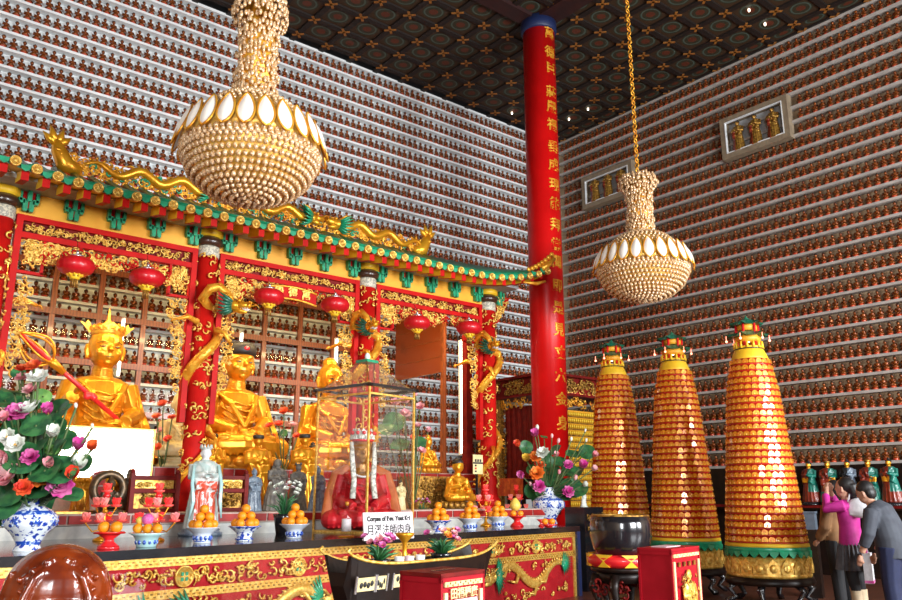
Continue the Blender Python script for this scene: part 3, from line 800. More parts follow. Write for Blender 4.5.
# tube lamps
def tube_lamp(u, v0, v1, Y, label, r=.022):
    a = at(u, v0, Y=Y); c = at(u, v1, Y=Y); h = a.z - c.z
    t = thing('tube_lamp', label, 'lamp', (a.x, Y, c.z), 0, 'vertical fluorescent tubes')
    b = MB(); b.lathe([(r, .03), (r, h - .03)], 10); part('tube', b, 'tube_light', t)
    b = MB(); b.lathe([(r * 1.2, 0), (r * 1.2, .03)], 10); b.lathe([(r * 1.2, h - .03), (r * 1.2, h)], 10); b.box((0, r * 1.5, h / 2), (r * 2, r * 1.6, h)); part('holder', b, 'white', t)
tube_lamp(124, 318, 378, 12.4, 'white vertical tube light just right of the crowned statue')
tube_lamp(242, 332, 349, 12.4, 'short white tube light right above the black-capped statue')
tube_lamp(337, 338, 372, 12.0, 'reflection of a white tube light between name board lantern and third dragon column')  # a tube's reflection in the cabinet glass, built as a glowing tube
tube_lamp(462, 340, 455, 11.2, 'long bright white vertical tube light beside the dark brown post', .03)

# ------------------------------------------------------------------ long altar table
ZT = .98
RT = R(11.5)
tx, ty = .73, 6.64
L = 8.66
def tab(x, y=0., z=ZT): return (tx + x * cos(RT) - y * sin(RT), ty + x * sin(RT) + y * cos(RT), z)
t = thing('altar_table', 'long black-topped altar table with glazed red front carved with gold dragons', 'table', (tx, ty, 0), RT)
# top: front edge turned, back edge meets the platform
def inv(X, Y): dx, dy = X - tx, Y - ty; return (dx * cos(RT) + dy * sin(RT), -dx * sin(RT) + dy * cos(RT))
poly = [(-.02, -.04), (L + .02, -.04), (L + .02, .78), (-.02, 2.5)]
vs = [(x, y, ZT - .075) for x, y in poly] + [(x, y, ZT) for x, y in poly]; n = len(poly)
b = MB(); b.add(vs, [tuple(range(n))[::-1], tuple(range(n, 2 * n))] + [(i, (i + 1) % n, n + (i + 1) % n, n + i) for i in range(n)], 0, False); part('table_top', b, 'black', t)
b = MB(); b.box((L / 2, .06, .45), (L, .08, .9)); part('front_board', b, 'crimson', t)
b = MB()
for z in (.865, .60): b.box((L / 2, .012, z), (L - .1, .02, .075))
b.box((L - .09, .012, .45), (.07, .02, .9)); part('gold_border', b, 'gold_pale', t)
b = MB()
x = .05
while x < L - .1:
    for z in (.865, .60):
        b.box((x, .0, z + .012), (.020, .012, .012)); b.box((x + .03, .0, z - .012), (.020, .012, .012))
    x += .062
part('border_pattern', b, 'gold_dark', t)
b = MB(); b.box((L - .005, .03, .45), (.09, .12, .905)); part('end_post', b, 'navy', t, label='dark blue end post')
b = MB(); carve(b, .1, L - .2, .655, .815, 230, 0, .03, .06, .012); part('carved_band', MB().merge(b, TR((0, .018, 0))), 'gold_pale', t, label='gold flowers and scrolls')
for x in (.9, 2.08, 3.35, 4.75, 6.55, 7.55):
    b = MB(); T = TR((x, .0, .735), rx=PI / 2); b.lathe([(0, .0), (.075, .0), (.08, .012), (.09, .012), (.09, -.02)], 24, 0, T=T)
    for q in range(4): b.box((.03 * cos(q * PI / 2 + .785), .03 * sin(q * PI / 2 + .785), .004), (.022, .03, .014), 1, T=T)
    part('medallion', b, ['gold_pale', 'green'], t, label='round gold medallion with green marks')
def relief_dragon(x0, s, flip):
    pts = []; rad = []
    for i in range(34):
        q = i / 33; pts.append((x0 + flip * s * (-.95 + 1.75 * q), .0, .36 + .13 * s * sin(q * 9.2 + .5) + .05 * q)); rad.append(.018 + .045 * s * math.sin(min(1, q * 1.6) * PI / 2) * (1 if q < .85 else 1 - (q - .85) * 2.5))
    b = MB(); b.tube(pts, rad, 8, flat=.55); spine(b, pts, .05 * s, 1)
    for k in (9, 14, 22, 27):
        p = pts[k]; claw_leg(b, p, (p[0] + .10 * flip, -.02, p[2] - .13), (p[0] + .22 * flip, -.02, p[2] - .11), .022)
    d = part('gold_dragon', b, 'gold_pale', t)
    h, m, te = dragon_head(.72 * s); T = TR((pts[-1][0] + flip * .05, -.01, pts[-1][2] + .01), rz=0 if flip > 0 else PI, sc=(1, .35, 1))
    part('dragon_head', MB().merge(h, T), 'gold_pale', d)
    g = MB()
    for i in range(13):
        a = R(-75 + 150 * i / 12); g.tube([(pts[-2][0], -.01, pts[-2][2]), (pts[-2][0] - flip * .09 * cos(a), -.02, pts[-2][2] + .10 * sin(a)), (pts[-2][0] - flip * .20 * cos(a), -.015, pts[-2][2] + .24 * sin(a))], [.02, .022, .004], 5)
        p = pts[2]; g.tube([(p[0], -.01, p[2]), (p[0] - flip * .1 * cos(a), -.02, p[2] + .06 * sin(a)), (p[0] - flip * .26 * cos(a), -.01, p[2] + .17 * sin(a))], [.018, .02, .003], 5)
    part('mane', g, 'green', d, label='green mane and tail')
for x0, s, f in ((1.15, .8, 1), (2.95, .95, 1), (5.4, .9, -1), (7.35, 1.0, -1)): relief_dragon(x0, s, f)
b = MB(); carve(b, .15, L - .25, .06, .54, 150, 0, .03, .055, .012, lambda x, z: abs(z - .33) > .13); part('cloud_scrolls', MB().merge(b, TR((0, .015, 0))), 'gold_pale', t, label='gold clouds', stuff=True)
b = MB(); b.box((L / 2 - .02, -.045, .45), (L - .1, .006, .88)); part('front_glass', b, 'glass', t)
# ------------------------------------------------------------------ figures
def face(m, c, s, nose=True):
    """features of a head of half-width s at c, looking to -y"""
    x, y, z = c
    m.tube([(x, y - s * .95, z + s * .25), (x, y - s * 1.18, z - s * .10), (x, y - s * 1.22, z - s * .22)], [s * .10, s * .14, s * .19], 8)
    for q in (-1, 1):
        m.tube([(x + q * s * .12, y - s * 1.06, z + s * .22), (x + q * s * .42, y - s * .98, z + s * .30), (x + q * s * .70, y - s * .72, z + s * .20)], [s * .06, s * .08, s * .05], 6)
        m.ball((x + q * s * .40, y - s * .92, z + s * .08), (s * .17, s * .10, s * .085), 8, 6)
        m.ball((x + q * s * .48, y - s * .80, z - s * .28), (s * .28, s * .20, s * .24), 8, 6)
        m.tube([(x + q * s * 1.0, y + s * .05, z + s * .25), (x + q * s * 1.06, y + s * .05, z - s * .1), (x + q * s * 1.0, y, z - s * .62)], [s * .15, s * .16, s * .10], 7)
    m.ball((x, y - s * .98, z - s * .50), (s * .26, s * .10, s * .065), 8, 6); m.ball((x, y - s * .95, z - s * .62), (s * .20, s * .10, s * .07), 8, 6)
    m.ball((x, y - s * .78, z - s * .86), (s * .24, s * .18, s * .18), 8, 6)
def hand(m, c, d, up, s, curl=.5):
    """palm at c, fingers along d, back of the hand along up"""
    c = Vector(c); d = Vector(d).normalized(); up = Vector(up); up = (up - d * up.dot(d)).normalized(); w = d.cross(up)
    m.tube([c - d * s * .5, c, c + d * s * .35], [s * .30, s * .42, s * .38], 8)
    for k, l in zip((-1.5, -.5, .5, 1.5), (.78, .95, 1.0, .82)):
        a = c + d * s * .4 + w * s * .20 * k; b_ = a + d * s * .5 * l - up * s * .15 * curl; e = b_ + d * s * .4 * l * (1 - curl) - up * s * .42 * curl * l
        m.tube([a, b_, e], [s * .115, s * .105, s * .075], 6)
    a = c - w * s * .32; m.tube([a, a - w * s * .25 + d * s * .3, a - w * s * .18 + d * s * .62], [s * .14, s * .12, s * .08], 6)
def seated_body(arms='lap', robe=True, ush=0, folds=True, kn=1.0, hz=1.32):
    """unit-height cross-legged figure facing -y, base at z=0; hz scales the head"""
    m = MB()
    m.ball((0, -.05, .12), (.27 * kn, .24, .13), 16, 10)
    for q in (-1, 1):
        m.ball((q * .28 * kn, -.13, .10), (.115, .16, .10), 12, 8)
        m.tube([(q * .30 * kn, -.15, .10), (q * .05, -.31, .11), (-q * .16, -.28, .12)], [.095, .085, .06], 10)
        m.ball((-q * .19, -.26, .165), (.08, .055, .042), 8, 6)
    m.tube([(0, .04, .10), (0, .05, .28), (0, .03, .44), (0, .04, .55)], [.20, .175, .185, .16], 16, flat=.85)
    m.ball((0, .04, .535), (.215, .12, .075), 14, 8)
    m.tube([(0, .03, .55), (0, .02, .64), (0, .01, .68)], [.095, .075, .072], 10)
    for k in range(3): m.ring((0, .02, .605 + .018 * k), .073, .009, 16, 5)
    hs = .098 * hz; zc = .66 + hs * 1.30
    m.ball((0, .0, zc), (hs, hs * 1.10, hs * 1.25), 18, 14); m.ball((0, -.018, zc - hs * .45), (hs * .88, hs * .95, hs * .85), 16, 12)
    face(m, (0, 0, zc - hs * .15), hs)
    if ush: m.ball((0, .02, zc + hs * 1.22), (hs * .6, hs * .6, hs * .5), 10, 8)
    for q in (-1, 1):
        sh = (q * .20, .04, .525); el = (q * .265, -.02, .31)
        if arms == 'lap': wr = (q * .10, -.25, .225); hd = (q * .035, -.28, .215)
        elif arms == 'pray': wr = (q * .06, -.25, .38); hd = (q * .02, -.27, .43)
        elif arms == 'touch': wr, hd = ((q * .10, -.25, .225), (q * .035, -.28, .215)) if q > 0 else ((q * .28, -.23, .23), (q * .285, -.29, .15))
        else: wr, hd = ((q * .12, -.26, .24), (q * .05, -.29, .23)) if q > 0 else ((q * .25, -.20, .41), (q * .23, -.25, .45))
        m.tube([sh, el, wr], [.088, .078, .050], 10)
        d = Vector(hd) - Vector(wr)
        hand(m, hd, d if d.length > .01 else (0, -1, 0), (0, -.3, 1), .066, .4)
        if robe: m.tube([(q * .25, .0, .37), (q * .285, -.05, .22), (q * .295, -.06, .11)], [.078, .098, .115], 10, flat=.55)
    if folds:
        for k in range(7):
            z = .51 - .05 * k; m.tube([(-.165 + .006 * k, -.07, z + .02), (-.085, -.148, z - .04), (.02, -.165, z - .068), (.12, -.13, z - .045)], .010, 5)
        for q in (-1, 1):
            m.tube([(q * .17, -.04, .545), (q * .105, -.145, .45), (q * .04, -.185, .33), (q * .0, -.20, .26)], [.020, .023, .022, .018], 6)
            for k in range(6):
                a = k / 5; m.tube([(q * (.10 + .16 * a), -.25 + .05 * a, .215 - .02 * a), (q * (.13 + .19 * a) * kn, -.32 + .10 * a, .12), (q * (.09 + .23 * a) * kn, -.325 + .1 * a, .02)], .011, 5)
                m.tube([(q * (.245 + .01 * k), -.10 + .03 * k, .42 - .01 * k), (q * (.28 + .008 * k), -.12 + .03 * k, .28), (q * (.31 + .006 * k), -.13 + .03 * k, .12)], .009, 5)
    return m
HS0 = .098 * 1.32; HZC = .66 + HS0 * 1.30
def scaled(m, s, T=None):
    o = MB(); o.merge(m, Matrix.Scale(s, 4) if T is None else T @ Matrix.Scale(s, 4)); return o

# crowned statue with the ring staff
hS = 1.80
t = thing('seated_buddha_statue', 'gold seated statue with tall winged crown, holding a red ring-headed staff, at left', 'statue', (3.17, 11.6, ZU))
def seat_base(t, s, w=.48, h=.10, m='gold'):
    b = MB(); n = 18
    b.lathe([(w * s, 0), (w * s * 1.02, h * s * .3), (w * s * .95, h * s * .6), (w * s * .9, h * s)], 36, sy=.85)
    for j in range(n):
        a = 2 * PI * j / n; b.ball((w * s * .98 * cos(a), w * s * .98 * .85 * sin(a), h * s * .55), (.075 * s, .05 * s, h * s * .5), 8, 6)
    part('lotus_seat', b, m, t)
seat_base(t, hS, .42, .10)
part('body', fuse(scaled(seated_body(arms='staff'), hS, TR((0, 0, .09 * hS))), .0115, 2, mats=('gold_smooth',)), None, t)
b = MB(); z = .09 * hS + (HZC + HS0 * .72) * hS; s = hS * .92
b.lathe([(.125 * s, -.01 * s), (.132 * s, .02 * s), (.125 * s, .05 * s), (.06 * s, .10 * s), (0, .11 * s)], 24)
for j in range(11):
    a = R(-200 + 220 * j / 10); hgt = .035 + .035 * (1 - abs(j - 5) / 5)
    T = TR((.124 * s * cos(a), .124 * s * sin(a), .03 * s), rz=a - PI / 2 + PI, rx=R(8))
    b.prism([(-.04 * s, 0), (.04 * s, 0), (.045 * s, hgt * s * .5), (0, hgt * s), (-.045 * s, hgt * s * .5)], .012 * s, 0, T)
    b.ball((.132 * s * cos(a), .132 * s * sin(a), .05 * s), .018 * s, 8, 6)
for q in (-1, 1): b.prism([(q * .11 * s, .03 * s), (q * .145 * s, .01 * s), (q * .225 * s, .10 * s), (q * .18 * s, .085 * s), (q * .165 * s, .12 * s), (q * .13 * s, .07 * s)][::(1 if q > 0 else -1)], .015 * s, 0, TR((0, .02, 0)))
b.lathe([(.03 * s, .09 * s), (.035 * s, .11 * s), (.016 * s, .14 * s), (.010 * s, .19 * s), (0, .25 * s)], 12)
part('crown', b, 'gold', t, (0, 0, z), label='tall gold crown with side wings and spike')
def eyes(t, s, z0, hz=1.32):
    hs = .098 * hz; zc = (.66 + hs * 1.30 - hs * .15)
    for q in (-1, 1):
        b = MB(); b.tube([(q * hs * .20, -hs * 1.015, zc + hs * .06), (q * hs * .40, -hs * 1.03, zc + hs * .035), (q * hs * .58, -hs * .90, zc + hs * .07)], [hs * .015, hs * .06, hs * .015], 6)
        part('eye', scaled(b, s, TR((0, 0, z0))), 'brown_ring', t, label='dark lowered eye')
        b = MB(); b.tube([(q * hs * .14, -hs * 1.08, zc + hs * .27), (q * hs * .42, -hs * 1.045, zc + hs * .36), (q * hs * .72, -hs * .77, zc + hs * .25)], [hs * .015, hs * .04, hs * .012], 6)
        part('eyebrow', scaled(b, s, TR((0, 0, z0))), 'gold_dark', t)
    b = MB(); b.tube([(-hs * .24, -hs * 1.02, zc - hs * .535), (0, -hs * 1.08, zc - hs * .565), (hs * .24, -hs * 1.02, zc - hs * .535)], [hs * .008, hs * .022, hs * .008], 6); part('mouth_line', scaled(b, s, TR((0, 0, z0))), 'brown_ring', t)
eyes(t, hS, .09 * hS)
# staff held in the statue's right hand: a thing of its own
a0 = at(20, 334, Y=11.0); a1 = at(118, 420, Y=11.1); d = (a1 - a0).normalized()
t = thing('ring_staff', 'red staff with a golden loop head, held slanting by the crowned statue', 'staff', a1)
b = MB(); b.tube([(0, 0, 0), a0 - a1], .032, 8); part('shaft', b, 'red_bright', t)
b = MB(); ln_ = (a0 - a1).length; e1 = Vector((0, 0, 1)); e1 = (e1 - d * e1.dot(d)).normalized(); e2 = d.cross(e1)
for k in range(6):
    w = e1 * cos(k * PI / 3) + e2 * sin(k * PI / 3)
    b.tube([(a0 - a1) + d * (.52 - .56 * q) + w * .20 * math.sin(PI * min(1, q ** .75)) for q in [i / 12 for i in range(13)]], .014, 6)
part('loop_head', b, 'gold_smooth', t, label='golden wire loops')
b = MB(); b.tube([(a0 - a1) + d * .48, (a0 - a1) + d * .54, (a0 - a1) + d * .72], [.055, .06, .04], 10); b.ball((a0 - a1) + d * -.04, .05, 8, 6); part('collar', b, 'gold_smooth', t, label='gold collar')
b = MB()
for k in range(6): b.ball((a0 - a1) + d * 1.15 + Vector((U(-.06, .06), -.03, U(-.06, .06))), .05, 7, 5)
part('ribbon_knot', b, 'red_bright', t)
# black-capped statue
hS = 1.78
t = thing('seated_buddha_statue', 'big gold seated statue with black cap, middle of the altar', 'statue', (5.07, 11.4, ZU))
seat_base(t, hS, .42, .10)
part('body', fuse(scaled(seated_body(arms='lap', kn=1.12), hS, TR((0, 0, .08 * hS))), .0115, 2, mats=('gold_smooth',)), None, t)
b = MB(); z = .08 * hS + (HZC + HS0 * .62) * hS; b.lathe([(.132 * hS, -.03 * hS), (.142 * hS, .0), (.142 * hS, .055 * hS), (.12 * hS, .08 * hS), (0, .09 * hS)], 28, sy=1.08)
o = part('cap', b, 'hat_black', t, (0, 0, z), label='black cap with a red jewel')
b = MB(); b.ball((0, -.153 * hS, .02 * hS), (.026 * hS, .012 * hS, .018 * hS), 10, 6); part('jewel', b, 'red_bright', o)
eyes(t, hS, .08 * hS)
# third seated statue, seen through the glass case
hS = 1.75
t = thing('seated_buddha_statue', 'gold seated statue partly hidden behind the glass case', 'statue', (6.75, 11.5, ZU))
seat_base(t, hS, .42, .10)
part('body', fuse(scaled(seated_body(arms='lap', ush=1), hS * .95, TR((0, 0, .08 * hS))), .0125, 2, mats=('gold_smooth',)), None, t)

# smaller seated figures
def small_seated(name, label, cat, loc, h, m, rz=0., arms='lap', ush=1, hair=None, seat=None, robe=True, vox=.014):
    t = thing(name, label, cat, loc, rz)
    zz = 0
    if seat:
        seat_base(t, h, .34, .14, seat); zz = .13 * h; hh = h * .87
    else: hh = h
    part('body', fuse(scaled(seated_body(arms=arms, ush=ush, robe=robe), hh, TR((0, 0, zz))), vox * h, 2, mats=(m,)), None, t)
    if hair:
        b = MB(); b.ball((0, .014, HZC + HS0 * .5), (HS0 * 1.06, HS0 * 1.14, HS0 * .82), 14, 9); 
        if ush: b.ball((0, .02, HZC + HS0 * 1.22), (HS0 * .64, HS0 * .64, HS0 * .54), 10, 8)
        part('hair', scaled(b, hh, TR((0, 0, zz))), hair, t)
    return t
eyes(t, hS * .95, .08 * hS)
p = at(181, 468, Y=11.0)
pd_ = MB(); pd_.lathe([(.34, 0), (.36, .03), (.30, .06), (.30, .10), (.33, .13)], 4, rot=PI / 4); 
t = small_seated('small_buddha', 'plain cream-coloured seated buddha on a square base beside the dragon column', 'statue', (at(178, 458, Y=11.0).x, 11.05, ZU + .13), .92, 'cream', 0, 'touch', 1, None, None, False)
part('square_base', pd_, 'cream', t, (0, 0, -.13))
p = at(428, 466, Y=10.9)
small_seated('small_buddha', 'small bright gold buddha on a lotus seat, left of the wooden post', 'statue', (p.x, 10.9, ZU), .62, 'gold_smooth', 0, 'lap', 1, None, 'gold')
p = at(458, 506, Y=9.9)
small_seated('small_buddha', 'gold seated buddha with black hair and pale face below the dark brown post', 'statue', (p.x, 9.9, ZS), .78, 'gold_smooth', R(-8), 'pray', 0, 'hat_black', 'gold_dark')
# gilt pedestal below the small gold buddha
p = at(428, 500, Y=10.45)
b = MB(); b.box((0, 0, .25), (.75, .5, .5)); carve(b, -.36, .36, .03, .48, 40, 0, .04, .08, .014); bb = MB().box((0, 0, .25), (.75, .5, .5)).merge(MB().merge(carve(MB(), -.36, .36, .03, .48, 44, 0, .04, .08, .014), TR((0, -.25, 0))))
solo('carved_pedestal', bb, ['gold_dark'], 'gilt carved pedestal on the altar behind the right orange piles', 'pedestal', (p.x, 10.5, ZS))

def standing_body(robe_w=.17, arms='pray', hem=.21, sleeves=True):
    """unit-height standing robed figure facing -y"""
    m = MB()
    m.lathe([(hem, 0), (hem * .96, .10), (hem * .82, .30), (hem * .72, .48), (robe_w * .78, .60), (robe_w * .92, .72), (robe_w * .80, .80), (.06, .835)], 24, sy=.72)
    m.ball((0, 0, .785), (.155, .085, .055), 14, 8)
    m.tube([(0, 0, .80), (0, -.005, .87)], [.05, .042], 10)
    hs = .062; m.ball((0, -.005, .925), (hs, hs * 1.1, hs * 1.22), 14, 10); m.ball((0, -.015, .90), (hs * .85, hs * .95, hs * .85), 12, 8); face(m, (0, -.005, .917), hs)
    for q in (-1, 1):
        if arms == 'pray': pts = [(q * .145, .01, .775), (q * .175, -.03, .63), (q * .05, -.15, .66)]
        elif arms == 'hold': pts = [(q * .145, .01, .775), (q * .18, -.02, .62), (q * .10, -.15, .60)]
        else: pts = [(q * .145, .01, .775), (q * .18, .0, .60), (q * .17, -.05, .46)]
        m.tube(pts, [.056, .052, .036], 9); d = Vector(pts[2]) - Vector(pts[1]); hand(m, Vector(pts[2]) + d.normalized() * .02, d, (0, 0, 1), .042, .5)
        if sleeves: m.tube([Vector(pts[1]) * .6 + Vector(pts[2]) * .4, Vector(pts[2]) * .9 + Vector((q * .03, .01, -.10)), Vector((q * .14, -.05, pts[2][2] - .24))], [.05, .06, .045], 8, flat=.5)
    for k in range(16):
        a = PI * 2 * k / 16; m.tube([(robe_w * .8 * cos(a), robe_w * .58 * sin(a), .58), (hem * .84 * cos(a + .06), hem * .6 * sin(a + .06), .3), (hem * 1.0 * cos(a + .1), hem * .72 * sin(a + .1), .01)], [.008, .013, .017], 5)
    for q in (-1, 1): m.tube([(q * .10, -.06, .82), (q * .03, -.125, .70), (q * .01, -.135, .60)], .014, 5)
    return m
STAND = standing_body()
def small_standing(name, label, loc, h, mats, hat=None, rz=0., paint=None, arms='pray', hatm='hat_black', base=None, cat='statue', vox=.014, group=None, hem=.21):
    t = thing(name, label, cat, loc, rz, group)
    zz = 0.
    if base:
        b = MB(); b.lathe([(.24 * h, 0), (.25 * h, .03 * h), (.21 * h, .05 * h), (.22 * h, .07 * h)], 18); part('base', b, base, t); zz = .07 * h; h *= .93
    part('body', fuse(scaled(standing_body(arms=arms, hem=hem), h, TR((0, 0, zz))), vox * h, 2, mats=mats, paint=(lambda c, zz=zz, h=h: paint((c.x / h, c.y / h, (c.z - zz) / h))) if paint else None), None, t)
    b = MB()
    if hat == 'cap': b.lathe([(.072, .95), (.078, .965), (.078, .99), (.06, 1.005), (0, 1.01)], 18)
    elif hat == 'hair': b.ball((0, .012, .95), (.068, .078, .055), 12, 8); b.ball((0, .02, 1.01), (.035, .035, .03), 10, 6)
    elif hat == 'hood': b.ball((0, .022, .925), (.082, .085, .095), 12, 8); b.tube([(0, .05, .90), (0, .075, .75), (0, .08, .55)], [.085, .11, .10], 10, flat=.7)
    elif hat == 'crown':
        b.lathe([(.066, .965), (.07, .98), (.066, .99)], 16)
        for j in range(7): a = R(-190 + 200 * j / 6); b.tube([(.064 * cos(a), .064 * sin(a), .98), (.068 * cos(a), .068 * sin(a), 1.03)], [.02, .004], 6)
    if hat: part(hat if hat != 'cap' else 'cap', scaled(b, h, TR((0, 0, zz))), hatm, t)
    return t
for (u, Y, h, lab, hat, base) in ((209, 10.6, 1.02, 'gold standing attendant behind the porcelain robed figure', 'cap', None), (256, 10.45, 1.02, 'gold standing attendant with black cap right of the big middle statue', 'cap', None),
                           (303, 10.25, 1.05, 'gold standing attendant with black cap just left of the glass case', 'cap', None), (312, 10.75, .95, 'paler gold standing attendant with dark hair behind the left edge of the glass case', 'hair', None)):
    p = at(u, 480, Y=Y); small_standing('attendant_statue', lab, (p.x, Y, ZS), h, ('gold_smooth',), hat)
p = at(404, 520, Y=9.36)
small_standing('child_statue', 'small cream and gold standing figure with black hair behind the orange pile', (p.x, 9.45, ZS), .40, ('cream',), 'hair')
# dark stone immortals
for (u, Y, h, lab, m, hat) in ((253, 9.6, .52, 'blue-grey stone figure just left of the white flower pot', 'slate', 'hair'), (276, 9.75, .66, 'grey cone-shaped hooded stone figure behind the white flowers', 'rock', 'hood'),
                          (297, 9.9, .62, 'dark grey stone figure with raised headdress behind the white flowers at right', 'rock', 'crown'), (317, 9.4, .56, 'blue-grey stone figure at the lower left edge of the glass case', 'slate', 'hair')):
    p = at(u, 500, Y=Y); small_standing('stone_figure', lab, (p.x, Y, ZS), h, (m,), hat, U(-.3, .3), hatm=m, hem=.27 if hat == 'hood' else .23)
# large painted porcelain lady on the table
def paintg(c):
    x, y, z = c
    if z > .84: return 2
    if z > .58: return 1
    if abs(x) > .13: return 1
    return 0
p = at(199, 525, Y=9.03)
t = small_standing('porcelain_lady', 'porcelain lady in a red flowered robe and pale shawl, standing before the dragon column', (p.x, 8.98, ZT), .98, ('robe_paint', 'robe_pale', 'white'), 'crown', R(-5), paintg, hatm='robe_pale', base='slate')
b = MB()
for q in (-1, 1): b.tube([(q * .14, -.06, .70), (q * .165, -.12, .50), (q * .15, -.16, .30), (q * .18, -.14, .12)], [.018, .022, .022, .010], 6, flat=.4)
part('scarf', b, 'celadon', t, (0, 0, .07), label='pale green scarf ends')

# left glass case with small gold figures
a = at(46, 425, Y=9.55); c = at(155, 428, Y=9.55)
w, h = c.x - a.x, a.z - ZS
t = thing('glass_case', 'wide glass case on the altar reflecting the bright doorway, below the crowned statue', 'display case', (a.x, 9.55, ZS))
b = MB()
for x in (0, w):
    for y in (0, .7): b.box((x, y, h / 2), (.018, .018, h))
for z in (.01, h):
    for y in (0, .7): b.box((w / 2, y, z), (w, .018, .018))
    for x in (0, w): b.box((x, .35, z), (.018, .7, .018))
part('frame', b, 'gold_pale', t)
b = MB(); b.box((w / 2, -.0, h / 2), (w - .02, .004, h - .02)); part('front_pane', b, 'glass', t)
b = MB(); b.box((w, .35, h / 2), (.004, .68, h - .02)); b.box((0, .35, h / 2), (.004, .68, h - .02)); part('side_pane', b, 'glass', t)
b = MB(); b.box((w / 2, .35, .02), (w - .03, .66, .02)); part('floor_board', b, 'gold_dark', t)
for (u, hh, lab, hat, m) in ((83, .50, 'small gold standing figure at the left inside the wide glass case', 'crown', 'gold_smooth'), (113, .58, 'gold standing figure in the middle of the wide glass case', 'crown', 'gold_smooth'), (128, .55, 'dark bronze standing figure with a hat inside the wide glass case', 'cap', 'bronze')):
    p = at(u, 480, Y=9.9); small_standing('case_figure', lab, (p.x, 9.92, ZS + .031), hh, (m,), hat, hatm='gold' if hat == 'crown' else 'hat_black')
# bronze figure with a round halo, in front of the case
p = at(109, 505, Y=9.38)
t = thing('halo_figure', 'small dark bronze seated figure with a ring halo in front of the wide glass case', 'statue', (p.x, 9.38, ZS))
part('body', fuse(scaled(seated_body(arms='lap', ush=1), .34, TR((0, 0, .05))), .006, 2, mats=('bronze',)), None, t)
b = MB(); b.ring((0, .08, .27), .16, .045, 24, 8, 0, 'y'); b.tube([(0, .08, 0), (0, .08, .12)], .03, 6); part('halo', b, 'bronze', t); b = MB(); b.lathe([(.15, 0), (.16, .03), (.12, .05)], 18); part('base', b, 'bronze', t)
# carved red stands with gold panels
def red_stand(u0, u1, v0, v1, lab, Y=9.50):
    a = at(u0, v1, Y=Y); c = at(u1, v0, Y=Y); w = c.x - a.x; h = c.z - ZS
    t = thing('carved_stand', lab, 'altar stand', (a.x, Y, ZS), 0, 'carved red stands on the altar')
    b = MB()
    for x in (.025, w - .025): b.box((x, 0, h / 2), (.05, .08, h)); b.ball((x, 0, h + .02), (.03, .03, .03), 8, 6)
    for z in (.03, h * .56, h - .05): b.box((w / 2, 0, z), (w - .05, .06, .045))
    b.box((w / 2, .03, h / 2), (w - .06, .012, h - .05)); part('frame', b, 'red_dark', t)
    b = MB(); carve(b, .08, w - .08, h * .62, h - .09, 16, 0, .03, .05, .010); b.box((w / 2, .02, h * .75), (w - .12, .01, h * .25)); part('upper_panel', b, 'gold_pale', t)
    b = MB(); carve(b, .08, w - .08, .08, h * .50, 26, 0, .03, .06, .010); b.box((w / 2, .02, h * .29), (w - .12, .01, h * .40)); part('lower_panel', b, 'gold_dark', t)
red_stand(127, 180, 474, 513, 'dark red carved stand with gold panels, left of the porcelain lady')
red_stand(213, 248, 474, 512, 'dark red carved stand with gold panels, right of the porcelain lady')

# ------------------------------------------------------------------ glass case with the seated robed figure
C0 = at(366, 534, Z=ZT)
CW = CD = 1.0
for k in range(400):
    q = .3 + k * .004
    if proj((C0.x + q * cos(RT), C0.y + q * sin(RT), 1.8))[0] >= 413: CW = q; break
for k in range(400):
    q = .3 + k * .004
    if proj((C0.x - q * sin(RT), C0.y + q * cos(RT), 1.8))[0] <= 316: CD = q; break
CD = min(CD, 1.15)
print('case', CW, CD)
ch = .5
for k in range(400):
    ch = .8 + k * .004
    if proj((C0.x, C0.y, ZT + ch))[1] <= 384.5: break
t = thing('glass_shrine_case', 'tall glass case with pyramid glass roof around the red-robed crowned figure', 'display case', (C0.x, C0.y, ZT), RT)
b = MB()
for x in (0, CW):
    for y in (0, CD): b.box((x, y, ch / 2), (.022, .022, ch))
for z in (.012, ch - .10):
    for y in (0, CD): b.box((CW / 2, y, z), (CW, .02, .024))
    for x in (0, CW): b.box((x, CD / 2, z), (.02, CD, .024))
part('frame', b, 'gold_pale', t)
b = MB(); b.box((CW / 2, -.02, ch), (CW + .10, .06, .035)); b.box((CW / 2, CD + .02, ch), (CW + .10, .06, .035)); b.box((-.02, CD / 2, ch), (.06, CD + .1, .035)); b.box((CW + .02, CD / 2, ch), (.06, CD + .1, .035))
part('black_rim', b, 'black', t, label='black rim')
b = MB(); rh = .35; q = .10
top = [(CW / 2 - q, CD / 2 - q), (CW / 2 + q, CD / 2 - q), (CW / 2 + q, CD / 2 + q), (CW / 2 - q, CD / 2 + q)]; bt = [(0, 0), (CW, 0), (CW, CD), (0, CD)]
def cur(i, f): # concave roof
    g = f ** .62 if False else f
    zz = rh * (f ** 1.35); return (bt[i][0] + (top[i][0] - bt[i][0]) * f, bt[i][1] + (top[i][1] - bt[i][1]) * f, ch + .015 + zz)
vs = [cur(i, f / 6) for f in range(7) for i in range(4)]
b.add(vs, [(f * 4 + i, f * 4 + (i + 1) % 4, f * 4 + 4 + (i + 1) % 4, f * 4 + 4 + i) for f in range(6) for i in range(4)], 0, False); part('glass_roof', b, 'glass_hazy', t)
b = MB()
for i in range(4): b.tube([cur(i, f / 6) for f in range(7)], .006, 4)
part('roof_edge', b, 'gold_dark', t)
b = MB(); b.box((CW / 2, CD / 2, ch + rh + .03), (q * 2.1, q * 2.1, .035)); part('green_top', b, 'green', t, label='green square cap')
b = MB(); b.ball((CW / 2, CD / 2, ch + rh + .10), (.035, .035, .05), 10, 8); part('knob', b, 'white', t)
b = MB(); b.box((CW / 2, 0, ch / 2), (CW - .03, .004, ch - .02)); part('front_pane', b, 'glass', t)
